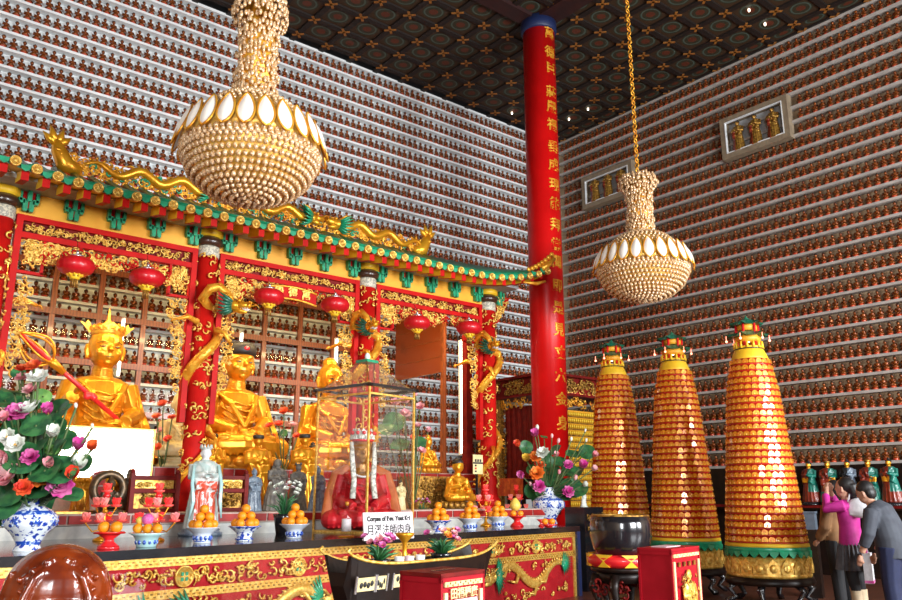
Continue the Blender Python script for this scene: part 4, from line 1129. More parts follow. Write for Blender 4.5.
b = MB(); b.box((0, CD / 2, ch / 2), (.004, CD - .03, ch - .02)); b.box((CW, CD / 2, ch / 2), (.004, CD - .03, ch - .02)); part('side_pane', b, 'glass', t)
# the seated figure
fc = (C0.x + CW * .46 * cos(RT) - CD * .52 * sin(RT), C0.y + CW * .46 * sin(RT) + CD * .52 * cos(RT))
hF = 1.24
t = thing('seated_robed_figure', 'crowned golden-faced figure in red robe and rust cape seated inside the glass case', 'statue', (fc[0], fc[1], ZT + .03), R(-26))
def paintm(c):
    z = c.z / hF
    return 1 if z > .60 or (z > .50 and abs(c.x / hF) < .09 and c.y < 0) else 0
sb = seated_body(arms='lap', robe=True, folds=True, kn=1.08, hz=1.12)
part('body', fuse(scaled(sb, hF * .97), .009, 2, mats=('robe_red', 'face_gold'), paint=paintm), None, t)
b = MB()
for q in (-1, 1):
    b.tube([(q * .12, .06, .60), (q * .235, .03, .52), (q * .29, -.02, .34), (q * .33, -.09, .14), (q * .335, -.12, .05)], [.06, .085, .085, .08, .07], 10, flat=.55)
b.tube([(0, .12, .60), (0, .17, .42), (0, .18, .1)], [.16, .24, .28], 12, flat=.3); b.ball((0, .08, .545), (.24, .10, .075), 14, 8)
part('cape', fuse(scaled(b, hF), .012, 2, mats=('cape_rust',)), None, t, label='rust-coloured cape over the shoulders')
b = MB()
for q in (-1, 1): b.tube([(q * .115, -.05, .86), (q * .11, -.14, .66), (q * .095, -.19, .48), (q * .11, -.235, .30)], [.022, .026, .028, .030], 6, flat=.35)
part('ribbon', scaled(b, hF), 'ribbon', t, label='patterned pale ribbons hanging from the crown')
b = MB(); b.lathe([(.112, .865), (.120, .88), (.116, .895), (.06, .93), (0, .94)], 24, 1)
for j in range(9):
    a = R(-205 + 230 * j / 8); T = TR((.114 * cos(a), .114 * sin(a), .885), rz=a + PI / 2, rx=R(-14))
    b.prism([(-.045, 0), (.045, 0), (.05, .05), (0, .115), (-.05, .05)], .012, 0, T); b.ball((.128 * cos(a), .128 * sin(a), .95), .020, 8, 6, 1)
part('crown', scaled(b, hF), ['ribbon', 'red_bright'], t, label='white petal crown with red beads')
b = MB()
for k in range(15): a = R(180 + 12 * k); b.ball((.09 * cos(a), -.05 + .13 * sin(a), .56 - .05 * abs(sin(a))), .012, 6, 5)
part('necklace', scaled(b, hF), 'white', t)
# white notice in front of the case
a = at(364, 541, Z=ZT); sw = .56; 
for k in range(300):
    sw = .3 + k * .003
    if proj((a.x + sw * cos(RT), a.y + sw * sin(RT), ZT))[0] >= 413.5: break
shh = sw * .37
t = thing('name_sign', 'white sign with black lettering standing in front of the glass case', 'sign', (a.x, a.y, ZT), RT)
b = MB(); b.box((sw / 2, 0, shh / 2), (sw, .012, shh), T=TR((0, 0, 0), rx=R(-6))); b.box((sw / 2, .05, .006), (sw * .8, .1, .012)); part('board', b, 'sign_white', t)
T = Matrix.Rotation(R(-6), 4, 'X')
me = text_mesh('Corpse of Rev. Yuet Kai', sw * .088, .001, 'ink', .0035); part('english_line', me, None, t, T @ Vector((sw / 2, -.009, shh * .76)), (R(-6), 0, 0))
me = text_mesh('月溪法師肉身', sw * .150, .001, 'ink', .001); part('chinese_line', me, None, t, T @ Vector((sw / 2, -.009, shh * .34)), (R(-6), 0, 0))
# ------------------------------------------------------------------ vases and flower arrangements
def vase(loc, h, label):
    t = thing('porcelain_vase', label, 'vase', loc, 0)
    pr = [(.24, 0), (.24, .02), (.20, .10), (.21, .15), (.30, .30), (.42, .42), (.455, .52), (.44, .62), (.35, .71), (.20, .79), (.165, .90), (.18, .98), (.195, 1.0), (.16, 1.0), (.14, .93)]
    b = MB(); b.lathe([(r * h, z * h) for r, z in pr], 40); part('body', b, 'porcelain', t)
    for z0, z1 in ((.11, .18), (.64, .71)):
        b = MB(); seg = [(r, z) for r, z in [(np.interp(z0 + (z1 - z0) * i / 5, [p[1] for p in pr[:13]], [p[0] for p in pr[:13]]) * 1.012, z0 + (z1 - z0) * i / 5) for i in range(6)]]
        b.lathe([(r * h, z * h) for r, z in seg], 40); part('blue_band', b, 'porcelain_blue', t, label='blue patterned band')
    b = MB()
    for k in range(8):
        a = k * PI / 4; T = TR((.452 * h * cos(a), .452 * h * sin(a), .52 * h), rz=a + PI / 2)
        b.ball((0, 0, 0), (.06 * h, .014 * h, .055 * h), 10, 6, T=T)
        for j in range(6): b.ball((.085 * h * cos(j * PI / 3), 0, .075 * h * sin(j * PI / 3)), (.022 * h, .012 * h, .022 * h), 6, 4, T=T)
    part('blue_flowers', b, 'porcelain_blue', t, label='blue flowers round the belly')
    return t
def lotus_mb(r, kind):
    """blossom opening towards +z"""
    b = MB()
    rings = {'open': ((8, .95, 18, 1), (7, .8, 40, .9), (6, .6, 62, .75)), 'cup': ((7, .9, 55, 1), (6, .8, 70, .9), (4, .55, 80, .75)), 'bud': ((5, .85, 80, .6), (4, .8, 86, .45)), 'peony': ((9, .85, 8, .8), (9, .75, 30, .75), (8, .6, 50, .65), (6, .45, 68, .55))}[kind]
    for n, l, el, w in rings:
        for j in range(n):
            a = 2 * PI * j / n + U(-.12, .12); e = R(el + U(-6, 6)); L_ = l * r; ww = w * r * .36
            vs = []
            for i in range(5):
                q = i / 4; rr = L_ * q * cos(e) * (1 - .12 * q); z = L_ * q * sin(e) + .25 * L_ * q * q * (1 if el < 60 else -.5) * .6
                wd = ww * math.sin(PI * min(.985, .12 + .86 * q)) ** .7
                for s in (-1, 0, 1):
                    dx = rr; dy = s * wd; zz = z + abs(s) * wd * .35
                    vs.append((dx * cos(a) - dy * sin(a), dx * sin(a) + dy * cos(a), zz))
            fs = [(i * 3 + k, i * 3 + k + 1, i * 3 + 4 + k, i * 3 + 3 + k) for i in range(4) for k in (0, 1)]
            b.add(vs, fs, 0)
    if kind in ('open', 'cup'): b.lathe([(.10 * r, 0), (.15 * r, .16 * r), (.14 * r, .22 * r), (0, .23 * r)], 10, 1)
    if kind == 'bud': b.ball((0, 0, .38 * r), (.26 * r, .26 * r, .42 * r), 8, 6)
    return b
def leaf_mb(r):
    b = MB(); vs = [(0, 0, -.10 * r)]; n = 18
    for k, q in enumerate((.5, 1.0)):
        for j in range(n):
            a = 2 * PI * j / n; vs.append((q * r * cos(a), q * r * sin(a), r * (.06 * q + .09 * q * sin(3 * a + k))))
    fs = [(0, 1 + j, 1 + (j + 1) % n) for j in range(n)] + [(1 + j, 1 + n + j, 1 + n + (j + 1) % n, 1 + (j + 1) % n) for j in range(n)]
    b.add(vs, fs); return b
def towards(v):
    return Vector(v).to_track_quat('Z', 'Y').to_matrix().to_4x4()
BL = {'m': 'petal_magenta', 'p': 'petal_pink', 'r': 'petal_red', 'w': 'petal_white', 'o': 'petal_orange', 'y': 'petal_yellow'}
CN = {'m': 'magenta', 'p': 'pink', 'r': 'red', 'w': 'white', 'o': 'orange-red', 'y': 'yellow'}
def bouquet(name, label, base, flowers, leaves, D, cat='flowers', fd=(-.28, .22)):
    """flowers: (u, v, size px, colour, kind); base = mouth of the vase"""
    t = thing(name, label, cat, base); B = Vector(base); off = -B
    cd_ = Vector((-cos(AZ), -sin(AZ), 0))
    for (u, v, s, c, kind) in flowers:
        dd = D + U(*fd); p = at(u, v, D=dd); r = s * .5 * dd / F * 1.4
        d = (p - B); d = (d.normalized() * .5 + cd_ * U(.5, .9) + Vector((U(-.35, .35), U(-.35, .35), .35))).normalized()
        if kind == 'bud': d = (d + Vector((0, 0, 1.2))).normalized()
        bb = MB().merge(lotus_mb(r, kind), Matrix.Translation(p - B) @ towards(d))
        o = part('blossom', bb, [BL[c], 'petal_yellow' if c != 'y' else 'leaf_pale'], t, label=CN[c] + ' blossom')
        b = MB(); mid = (p - B) * .55 + Vector((0, 0, -.10)); b.tube([(0, 0, -.08), mid, p - B], .009, 5); part('stem', b, 'stem', o)
    for (u, v, s, pale) in leaves:
        dd = D + (U(-.05, .38) if len(leaves) < 30 or random.random() < .6 else U(-.35, -.1)); p = at(u, v, D=dd); r = s * .5 * dd / F * 1.25
        d = (cd_ * U(.35, .8) + Vector((U(-.5, .5), U(-.5, .5), U(.3, .8)))).normalized()
        bb = MB().merge(leaf_mb(r), Matrix.Translation(p - B) @ towards(d))
        o = part('leaf', bb, 'leaf_pale' if pale else 'leaf', t)
        b = MB(); b.tube([(0, 0, -.08), (p - B) * .5, p - B], .008, 5); part('stem', b, 'stem', o)
    return t
p = at(27, 551, Z=ZT); dl = math.hypot(p.x, p.y)
hv = 47 * dl / F
vase((p.x, p.y, ZT), hv, 'blue and white porcelain vase with flowers at the left end of the altar table')
fl = [(30, 458, 16, 'm', 'peony'), (16, 446, 16, 'w', 'open'), (50, 466, 15, 'p', 'cup'), (24, 488, 16, 'r', 'peony'), (22, 370, 12, 'r', 'peony'), (34, 367, 14, 'r', 'peony'), (38, 380, 18, 'w', 'open'), (22, 379, 12, 'p', 'peony'), (31, 391, 15, 'p', 'peony'), (17, 414, 20, 'm', 'peony'), (31, 412, 20, 'w', 'open'), (48, 414, 16, 'm', 'cup'), (76, 408, 9, 'w', 'bud'),
      (77, 449, 17, 'm', 'cup'), (92, 449, 15, 'r', 'cup'), (75, 468, 20, 'w', 'cup'), (40, 478, 22, 'o', 'peony'), (10, 478, 24, 'p', 'open'), (59, 487, 24, 'm', 'peony'), (72, 476, 18, 'r', 'cup'), (6, 462, 18, 'p', 'cup'), (52, 437, 18, 'w', 'cup'), (8, 438, 14, 'w', 'open'), (92, 428, 8, 'w', 'bud'), (4, 420, 14, 'p', 'cup')]
lv = [(25, 432, 30, 0), (10, 450, 34, 0), (20, 499, 46, 0), (38, 462, 26, 0), (57, 410, 20, 0), (70, 494, 18, 0), (52, 452, 24, 0), (22, 445, 10, 1), (52, 450, 10, 1), (43, 396, 12, 1), (83, 463, 14, 0), (18, 373, 10, 0), (5, 400, 26, 0), (30, 452, 30, 0), (68, 407, 8, 0), (8, 480, 30, 0), (45, 470, 24, 0), (60, 470, 24, 0), (15, 425, 22, 0), (36, 425, 22, 0), (12, 465, 30, 0), (28, 475, 30, 0), (50, 488, 24, 0), (38, 445, 24, 0), (28, 405, 18, 0), (14, 392, 18, 0), (66, 440, 16, 0), (62, 482, 20, 0), (30, 490, 26, 0), (2, 420, 26, 0), (2, 500, 30, 0), (56, 427, 16, 0), (24, 482, 30, 0), (44, 488, 28, 0), (12, 488, 30, 0), (36, 470, 26, 0), (58, 470, 22, 0), (22, 458, 26, 0), (46, 430, 20, 0)]
bouquet('flower_arrangement', 'large arrangement of pink, white and red lotus flowers in the left blue vase', (p.x, p.y, ZT + hv * .95), fl, lv, dl, fd=(-.48, -.18))
p = at(549, 524, Z=ZT); dl = math.hypot(p.x, p.y); hv = 34 * dl / F
p.z = ZT
vase((p.x, p.y, ZT), hv, 'blue and white porcelain vase with flowers at the right end of the altar table')
fl = [(535, 436, 13, 'm', 'cup'), (537, 430, 10, 'w', 'bud'), (552, 438, 8, 'p', 'bud'), (519, 446, 11, 'r', 'cup'), (543, 454, 14, 'w', 'peony'), (555, 457, 9, 'p', 'cup'), (571, 441, 8, 'w', 'bud'), (585, 432, 6, 'w', 'bud'), (586, 442, 7, 'w', 'bud'), (527, 461, 12, 'y', 'cup'), (535, 458, 13, 'o', 'peony'), (537, 474, 15, 'o', 'peony'), (568, 465, 10, 'm', 'peony'), (581, 467, 13, 'm', 'cup'), (592, 470, 9, 'p', 'cup'), (559, 474, 9, 'p', 'bud'), (575, 480, 10, 'p', 'bud'), (583, 485, 8, 'w', 'cup'), (568, 492, 12, 'm', 'peony'), (539, 487, 13, 'm', 'peony'), (523, 477, 12, 'm', 'cup'), (531, 486, 8, 'p', 'bud'), (593, 456, 9, 'p', 'cup'), (558, 443, 9, 'p', 'bud'), (540, 466, 12, 'r', 'peony')]
lv = [(556, 483, 16, 0), (545, 492, 16, 0), (573, 488, 16, 0), (560, 462, 13, 0), (587, 452, 13, 0), (529, 457, 7, 1), (532, 470, 8, 1), (556, 484, 7, 1), (526, 447, 11, 0), (544, 437, 6, 0), (573, 454, 12, 0), (551, 470, 14, 0), (565, 474, 14, 0), (549, 479, 14, 0), (578, 472, 12, 0), (555, 450, 12, 0), (540, 498, 14, 0), (565, 484, 12, 0), (550, 488, 18, 0), (535, 470, 14, 0), (562, 492, 18, 0), (570, 470, 14, 0), (546, 460, 14, 0), (580, 490, 14, 0), (532, 492, 14, 0), (553, 476, 16, 0)]
bouquet('flower_arrangement', 'arrangement of magenta, orange and white lotus flowers in the right blue vase', (p.x, p.y, ZT + hv * .95), fl, lv, dl, fd=(-.42, -.12))
VR = p.copy()
# lotus bunch behind the glass case and coral lotus stands left/right of the statues
p = at(412, 470, Y=10.2)
fl = [(404, 402, 11, 'p', 'open'), (395, 404, 10, 'p', 'open'), (405, 415, 11, 'p', 'open'), (420, 408, 10, 'p', 'open'), (417, 427, 9, 'p', 'open'), (428, 432, 8, 'p', 'cup'), (412, 440, 9, 'r', 'cup'), (421, 452, 9, 'p', 'open'), (416, 396, 8, 'p', 'bud')]
bouquet('lotus_bunch', 'bunch of coral pink lotus flowers with broad green leaves behind the glass case', (p.x, p.y, ZS), fl, [(394, 422, 18, 0), (385, 430, 14, 0), (400, 445, 16, 0), (420, 442, 10, 0)], math.hypot(p.x, p.y))
p0 = at(163, 470, Y=10.9)
bouquet('lotus_bunch', 'stand of red glowing lotus flowers left of the cream buddha', (p0.x, p0.y, ZU), [(163, 405, 9, 'r', 'open'), (157, 418, 9, 'r', 'open'), (172, 419, 8, 'r', 'open'), (160, 432, 8, 'p', 'open'), (158, 448, 8, 'r', 'open'), (168, 440, 8, 'r', 'open')], [(161, 425, 6, 0)], math.hypot(p0.x, p0.y))
p0 = at(284, 460, Y=10.9)
bouquet('lotus_bunch', 'stand of red glowing lotus flowers right of the black-capped statue', (p0.x, p0.y, ZU), [(284, 412, 9, 'r', 'open'), (279, 426, 10, 'r', 'open'), (293, 426, 8, 'p', 'open'), (270, 427, 8, 'r', 'open'), (272, 439, 9, 'r', 'open'), (297, 437, 8, 'r', 'open')], [(284, 433, 6, 0)], math.hypot(p0.x, p0.y))

# ------------------------------------------------------------------ fruit stands
def fruit_stand(loc, s, label, kind='blue'):
    t = thing('fruit_stand', label, 'fruit stand', loc, 0, 'fruit stands on the altar table' )
    m1, m2 = {'blue': ('porcelain_white', 'porcelain_blue'), 'lattice': ('porcelain', 'porcelain_blue'), 'celadon': ('celadon', 'porcelain_blue'), 'red': ('red_bright', 'red')}[kind]
    if kind == 'red': pr = [(.095, 0), (.09, .02), (.045, .06), (.04, .085), (.10, .13), (.125, .145), (.11, .145), (0, .12)]
    elif kind == 'celadon': pr = [(.085, 0), (.09, .01), (.095, .06), (.12, .10), (.165, .125), (.15, .125), (0, .10)]
    else: pr = [(.075, 0), (.08, .012), (.070, .03), (.078, .075), (.10, .095), (.15, .135), (.155, .14), (.14, .14), (0, .11)]
    b = MB(); b.lathe([(r * s, z * s) for r, z in pr], 32); part('bowl', b, m1, t)
    b = MB()
    if kind in ('blue', 'celadon'):
        for k in range(12):
            a = k * PI / 6; b.ball((.0775 * s * cos(a) * (1.15 if kind == 'celadon' else 1), .0775 * s * sin(a) * (1.15 if kind == 'celadon' else 1), .045 * s), (.017 * s, .017 * s, .022 * s), 6, 5)
        b.ring((0, 0, .018 * s), .078 * s, .005 * s, 24, 5)
    else: b.ring((0, 0, .135 * s), .128 * s if kind == 'red' else .15 * s, .006 * s, 28, 5); b.ring((0, 0, .02 * s), .085 * s, .006 * s, 24, 5)
    part('trim', b, m2, t)
    return t
ro = .044
om = MB(); om.ball((0, 0, 0), (1, 1, .95), 16, 10)
ome = om.mesh('orange', ['orange']); sme = MB().lathe([(0, .93), (.09, .95), (.10, .985), (0, 1.0)], 6).mesh('calyx', ['leaf'])
def fruit(name, c, r, label, group, me=None, cat='orange'):
    o = link(name, me or ome, None, c); o.scale = (r, r, r); o.rotation_euler = (U(-.4, .4), U(-.4, .4), U(0, 6)); tag(o, label, cat, group)
    q = link('calyx', sme, o); q.scale = (1, 1, 1)
    return o
DIRN = ['right', 'right rear', 'left rear', 'left', 'front left', 'front right']
def pile(loc, s, z, where, n0=6, n1=3, top=True):
    r = ro * s; g = 'oranges piled on ' + where
    for i in range(n0):
        a = AZ - PI / 2 + PI * 2 * i / n0 + .26
        rr = r / math.sin(PI / n0) * 1.02
        pos = ['right', 'right rear', 'left rear', 'left', 'front left', 'front right'][i]
        fruit('orange', (loc[0] + rr * cos(a), loc[1] + rr * sin(a), z + r), r, 'bottom-layer orange, %s, on %s' % (pos, where), g)
    for i in range(n1):
        a = AZ - PI / 2 + PI * 2 * i / 3 - 2.0
        rr = r * 1.17
        fruit('orange', (loc[0] + rr * cos(a), loc[1] + rr * sin(a), z + r * 2.55), r, 'middle-layer orange, %s, on %s' % (['left', 'right', 'rear'][i], where), g)
    if top: fruit('orange', (loc[0], loc[1], z + r * 4.1), r, 'top orange on %s' % where, g)
stands = [(202, 543, 'blue', 'the stand before the porcelain lady', 'white fruit stand with blue-patterned foot before the porcelain lady'), (244, 541, 'lattice', 'the stand left of the white flowers', 'blue lattice-patterned fruit stand left of the white flower pot'),
          (294, 538, 'blue', 'the stand left of the glass case', 'white fruit stand with blue foot just left of the glass case'), (438, 533, 'lattice', 'the stand right of the white sign', 'pale blue fruit stand right of the white sign'),
          (470, 530, 'blue', 'the stand left of the third candelabra', 'white fruit stand with blue foot left of the right-hand lotus candelabra'), (498, 527.5, 'blue', 'the stand between the right candelabras', 'white fruit stand with blue foot between the two right-hand lotus candelabras')]
for (u, v, kind, where, lab) in stands:
    p = at(u, v, Z=ZT); s = .98 + .10 * (p.x / 8)
    fruit_stand((p.x, p.y, ZT), s, lab, kind); pile(p, s * 1.0, ZT + .122 * s, where)
p = at(146, 547, Z=ZT); fruit_stand((p.x, p.y, ZT), .95, 'celadon bowl with blue foot holding oranges and a magenta fruit at left', 'celadon')
r = ro
for i, (dx, lab) in enumerate(((-.085, 'left'), (0, 'middle'), (.085, 'right'))): fruit('orange', (p.x + dx * sin(AZ), p.y - dx * cos(AZ), ZT + .11 + r), r, '%s orange in the celadon bowl' % lab, 'oranges in the celadon bowl')
pm = om.mesh('dragon_fruit', ['petal_magenta'])
q = fruit('dragon_fruit', (p.x, p.y + .02, ZT + .11 + r * 2.75), .052, 'round magenta fruit on top of the celadon bowl of oranges', None, pm, 'fruit')
q = fruit('pale_fruit', (p.x - .065 * sin(AZ), p.y + .065 * cos(AZ) + .02, ZT + .11 + r * 2.5), .036, 'small pale yellow-green fruit left of the magenta fruit', None, om.mesh('pale_fruit', ['pomelo']), 'fruit')
p = at(108, 549, Z=ZT); fruit_stand((p.x, p.y, ZT), .95, 'glossy red fruit stand with two oranges at the left of the table', 'red')
for dx, lab in ((-.052, 'left'), (.052, 'right')): fruit('orange', (p.x + dx * sin(AZ), p.y - dx * cos(AZ), ZT + .125 + .05), .050, '%s orange on the red stand at the left of the table' % lab, 'oranges on the left red stand')
p = at(517, 526.5, Z=ZT); fruit_stand((p.x, p.y, ZT), 1.05, 'glossy red fruit stand holding oranges and a yellow pomelo at right', 'red')
for dx, lab in ((-.052, 'left'), (.052, 'right')): fruit('orange', (p.x + dx * sin(AZ) - .03 * cos(AZ), p.y - dx * cos(AZ) - .03 * sin(AZ), ZT + .14 + .045), .045, '%s orange below the yellow pomelo' % lab, 'oranges under the pomelo')
pm = MB(); pm.lathe([(0, -1), (.55, -.9), (.95, -.4), (1, 0), (.85, .5), (.45, 1.05), (.2, 1.3), (0, 1.34)], 18)
q = fruit('pomelo', (p.x + .02, p.y + .05, ZT + .14 + .16), .082, 'pear-shaped yellow pomelo on the right red stand', None, pm.mesh('pomelo', ['pomelo']), 'fruit'); q.rotation_euler = (0, 0, 0)
p = at(546, 527, Z=ZT)
b = MB(); b.lathe([(.05, 0), (.06, .02), (.13, .045), (.12, .045), (0, .03)], 24); solo('red_dish', b, ['red_bright'], 'low red dish with two oranges before the right vase', 'dish', (p.x - .12, p.y - .17, ZT))
for dx, lab in ((-.05, 'left'), (.05, 'right')): fruit('orange', (p.x - .12 + dx * sin(AZ), p.y - .17 - dx * cos(AZ), ZT + .035 + .048), .046, '%s orange on the red dish before the right vase' % lab, 'oranges on the red dish')
for (u, v, lab) in ((566, 523, 'small red cup just right of the right vase'), (577, 521.5, 'small red cup at the very right end of the table')):
    p = Vector(tab(L - (.42 if u < 570 else .20), .35)); b = MB(); b.lathe([(.05, 0), (.045, .015), (.02, .03), (.02, .05), (.075, .10), (.07, .10), (0, .06)], 20); solo('red_cup', b, ['red_bright'], lab, 'cup', (p.x, p.y, ZT))

# ------------------------------------------------------------------ lotus candelabras
def lotus_lamp(u, v, htop, label, cols, rz=0.):
    p = at(u, v, Z=ZT); t = thing('lotus_candelabra', label, 'lamp', (p.x, p.y, ZT), rz, 'lotus candelabras on the altar table')
    h = at(u, htop, D=math.hypot(p.x, p.y)).z - ZT
    b = MB(); b.lathe([(.09, 0), (.085, .02), (.035, .04), (.016, .07), (.013, h * .9), (.02, h * .92)], 16)
    for z in (.3, .55, .78): b.lathe([(.014, h * z - .02), (.032, h * z), (.014, h * z + .02)], 12)
    part('stem', b, 'gold_smooth', t)
    k = 0
    for ring, (z, rr, n) in enumerate(((.42, .17, 4), (.70, .105, 3), (.97, 0, 1))):
        for j in range(n):
            a = 2 * PI * j / n + ring * .6 - .5; c = Vector((rr * cos(a), rr * sin(a), h * z))
            if rr:
                bb = MB(); bb.tube([(0, 0, h * z - .10), (rr * .6 * cos(a), rr * .6 * sin(a), h * z - .13), (rr * cos(a), rr * sin(a), h * z - .05), c], .008, 5); part('arm', bb, 'gold_smooth', t)
            m = cols[k % len(cols)]; k += 1
            o = part('lotus_cup', MB().merge(lotus_mb(.095, 'cup'), Matrix.Translation(c - Vector((0, 0, .03)))), [m, 'lamp_yellow'], t)
            bb = MB(); bb.lathe([(.0, 0), (.05, .015), (.055, .03), (.02, .03)], 12); part('cup_base', bb, 'lamp_red', o, c - Vector((0, 0, .045)))
    b = MB(); b.lathe([(.03, h * .80), (.04, h * .84), (.02, h * .9)], 12); part('red_knop', b, 'red_bright', t)
lotus_lamp(102, 541, 487, 'lotus candelabra with pink and red cups behind the left red fruit stand', ['lamp_pink', 'lamp_red', 'lamp_pink'])
lotus_lamp(155, 541, 487, 'lotus candelabra with red cups behind the celadon bowl', ['lamp_pink', 'lamp_red', 'lamp_red'])
lotus_lamp(486, 526, 487, 'lotus candelabra with red top cup between the fifth and sixth fruit stands', ['lamp_red', 'lamp_pink', 'lamp_pink', 'lamp_red'])
lotus_lamp(517, 522, 487, 'lotus candelabra with red top cup behind the pomelo', ['lamp_pink', 'lamp_red', 'lamp_pink'])

# ------------------------------------------------------------------ potted flowers
def pot_plant(loc, r, h, label, petals, npet, rl, potm='black', seed=1, name='potted_flowers'):
    random.seed(seed); t = thing(name, label, 'plant', loc)
    b = MB(); b.lathe([(r * .65, 0), (r * .9, h * .3), (r, h * .38), (r * .85, h * .38), (r * .7, h * .30), (0, h * .3)], 20); part('pot', b, potm, t)
    b = MB()
    for k in range(34):
        a = U(0, 6.28); e = U(.3, 1.0); q = r * U(.9, 1.8) * (1.2 - e * .6); zz = h * (.4 + .42 * e)
        b.tube([(0, 0, h * .3), (q * .5 * cos(a), q * .5 * sin(a), h * .3 + (zz - h * .3) * .8), (q * cos(a), q * sin(a), zz)], [.005, rl * .34, .002], 4, flat=.3)
    part('leaves', b, 'leaf', t)
    for k in range(npet):
        a = U(0, 6.28); q = r * 1.5 * math.sqrt(U(0, 1)); zz = h * U(.72, 1.0); m = random.choice(petals)
        o = part('blossom', MB().merge(lotus_mb(rl, 'open'), Matrix.Translation((q * cos(a), q * sin(a), zz)) @ towards((cos(a) * .4 - cos(AZ) * .6, sin(a) * .4 - sin(AZ) * .6, .8))), [m, 'petal_yellow'], t)
p = at(283, 534, Z=ZT); pot_plant((p.x, p.y, ZT), .13, .60, 'black pot of small white flowers behind the third orange pile', ['petal_white', 'petal_white', 'petal_white', 'cup_pink'], 30, .032, 'black', 4)
p = at(363, 520, Z=ZT + .0); p = at(421, 524, Z=ZT)
p = at(422, 525, Z=ZT); pot_plant((p.x, p.y, ZT), .085, .42, 'small dark pot of purple flowers right of the glass case', ['petal_magenta', 'cup_pink', 'petal_magenta'], 16, .028, 'black', 9)

# small things on the table
p = at(346, 537, Z=ZT); t = thing('glass_bottle', 'small clear bottle with a white label before the glass case', 'bottle', (p.x, p.y, ZT))
b = MB(); b.lathe([(.045, 0), (.05, .01), (.05, .20), (.045, .24), (.018, .30), (.018, .34), (.022, .35), (0, .35)], 20); part('bottle', b, 'glass', t)
b = MB(); b.lathe([(.052, .06), (.052, .19)], 20); part('paper_label', b, 'sign_white', t); b = MB(); b.lathe([(.022, .33), (.022, .37), (0, .37)], 12); part('stopper', b, 'amber', t); b = MB(); b.lathe([(.085, .0), (.09, .01), (.055, .015)], 20); part('saucer', b, 'gold_smooth', t)

# ------------------------------------------------------------------ wooden fish drum
p = at(56, 600, D=4.85); FZ = .705
t = thing('wooden_fish', 'huge glossy brown carved wooden fish drum in the lower left corner', 'drum', (p.x, p.y, FZ), -math.atan2(p.x, p.y))
m = MB()
m.ball((0, 0, .22), (.258, .23, .235), 30, 20)
m.ball((0, -.16, .10), (.20, .12, .12), 16, 10); m.ball((0, .05, .30), (.17, .16, .14), 16, 10)
for q in (-1, 1):
    m.ball((q * .195, -.02, .12), (.07, .14, .13), 14, 10)
    m.tube([(q * .04, -.17, .36), (q * .11, -.205, .30), (q * .15, -.21, .20), (q * .13, -.24, .08)], [.012, .018, .020, .022], 8)
    m.tube([(q * .215, -.10, .33), (q * .252, -.06, .2), (q * .262, -.02, .06)], [.012, .018, .018], 8)
    m.ring((q * .065, -.255, .105), .035, .010, 18, 6, 0, 'y'); m.ring((q * .19, -.16, .16), .03, .009, 18, 6, 0, 'y')
    for k in range(6): m.ball((q * (.035 + .028 * k), -.165 - .01 * (k % 2), .385 - .020 * k + .01 * (k % 2)), .017, 8, 6)
    for k in range(5): m.ball((q * (.05 + .03 * k), -.19, .33 - .022 * k), .013, 8, 6)
    for k in range(5): m.ball((q * (.135 + .018 * k), -.145 + .012 * k, .34 - .045 * k), .014, 8, 6)
part('body', fuse(m, .008, 1, mats=('fish_brown',)), None, t)
b = MB(); b.box((0, -.225, .055), (.34, .10, .012)); part('mouth_slot', b, 'black', t)
b = MB(); b.lathe([(.25, -FZ), (.26, -FZ + .035), (.2, -FZ + .075), (.2, -.10), (.27, -.05), (.27, .03)], 28); solo('drum_stand', b, ['red_dark'], 'dark red round stand under the huge wooden fish drum', 'stand', (p.x, p.y, FZ))
# ------------------------------------------------------------------ boat shaped incense trough
ZB = .96
A0 = at(355, 568, Z=ZB); 
BLn = 1.3
for k in range(400):
    q = .4 + .005 * k
    if proj((A0.x + q * cos(RT), A0.y + q * sin(RT), ZB + .05))[0] >= 497: BLn = q; break
t = thing('incense_trough', 'black boat-shaped incense trough with upcurved ends and ivory inlay', 'trough', (A0.x, A0.y, 0), RT)
W = .5
for k in range(200):
    W = .2 + .004 * k
    if proj((A0.x - W * sin(RT), A0.y + W * cos(RT), ZB + .05))[0] <= 321: break
b = MB(); vs = []; fs = []; n = 28
for i in range(n + 1):
    q = i / n; x = BLn * q; e = abs(q - .5) * 2; up = .07 * e ** 4.5; nar = 1 - .10 * e ** 3
    zb = .60 + .24 * max(0, (e - .82) / .18) ** 1.6
    for y, z in ((.0 + (1 - nar) * W, ZB + up), (.07 + (1 - nar) * W, zb), (W - .07 - (1 - nar) * W, zb), (W - (1 - nar) * W, ZB + up), (W - .03 - (1 - nar) * W, ZB + up), (W - .06 - (1 - nar) * W, ZB + up * .6 - .08), (.06 + (1 - nar) * W, ZB + up * .6 - .08), (.03 + (1 - nar) * W, ZB + up)):
        vs.append((x, y, z))
for i in range(n):
    for k in range(8): fs.append((i * 8 + k, i * 8 + (k + 1) % 8, i * 8 + 8 + (k + 1) % 8, i * 8 + 8 + k))
fs += [tuple(range(8))[::-1], tuple(n * 8 + k for k in range(8))]
b.add(vs, fs, 0, False); part('hull', b, 'black_wood', t)
b = MB()
for yy in (0.0, W):
    pts = []
    for i in range(n + 1):
        q = i / n; e = abs(q - .5) * 2; pts.append((BLn * q, yy + (.10 * e ** 3 * W if yy == 0 else -.10 * e ** 3 * W) + (.0 if yy else -.005), ZB + .07 * e ** 4.5 + .004))
    pts = [(pts[0][0] - .015, pts[0][1], pts[0][2] + .045), (pts[0][0] - .04, pts[0][1], pts[0][2] + .03)] + pts + [(pts[-1][0] + .04, pts[-1][1], pts[-1][2] + .03)]
    b.tube(pts, .011, 6)
part('gold_rim', b, 'gold_pale', t, label='pale gold rim')
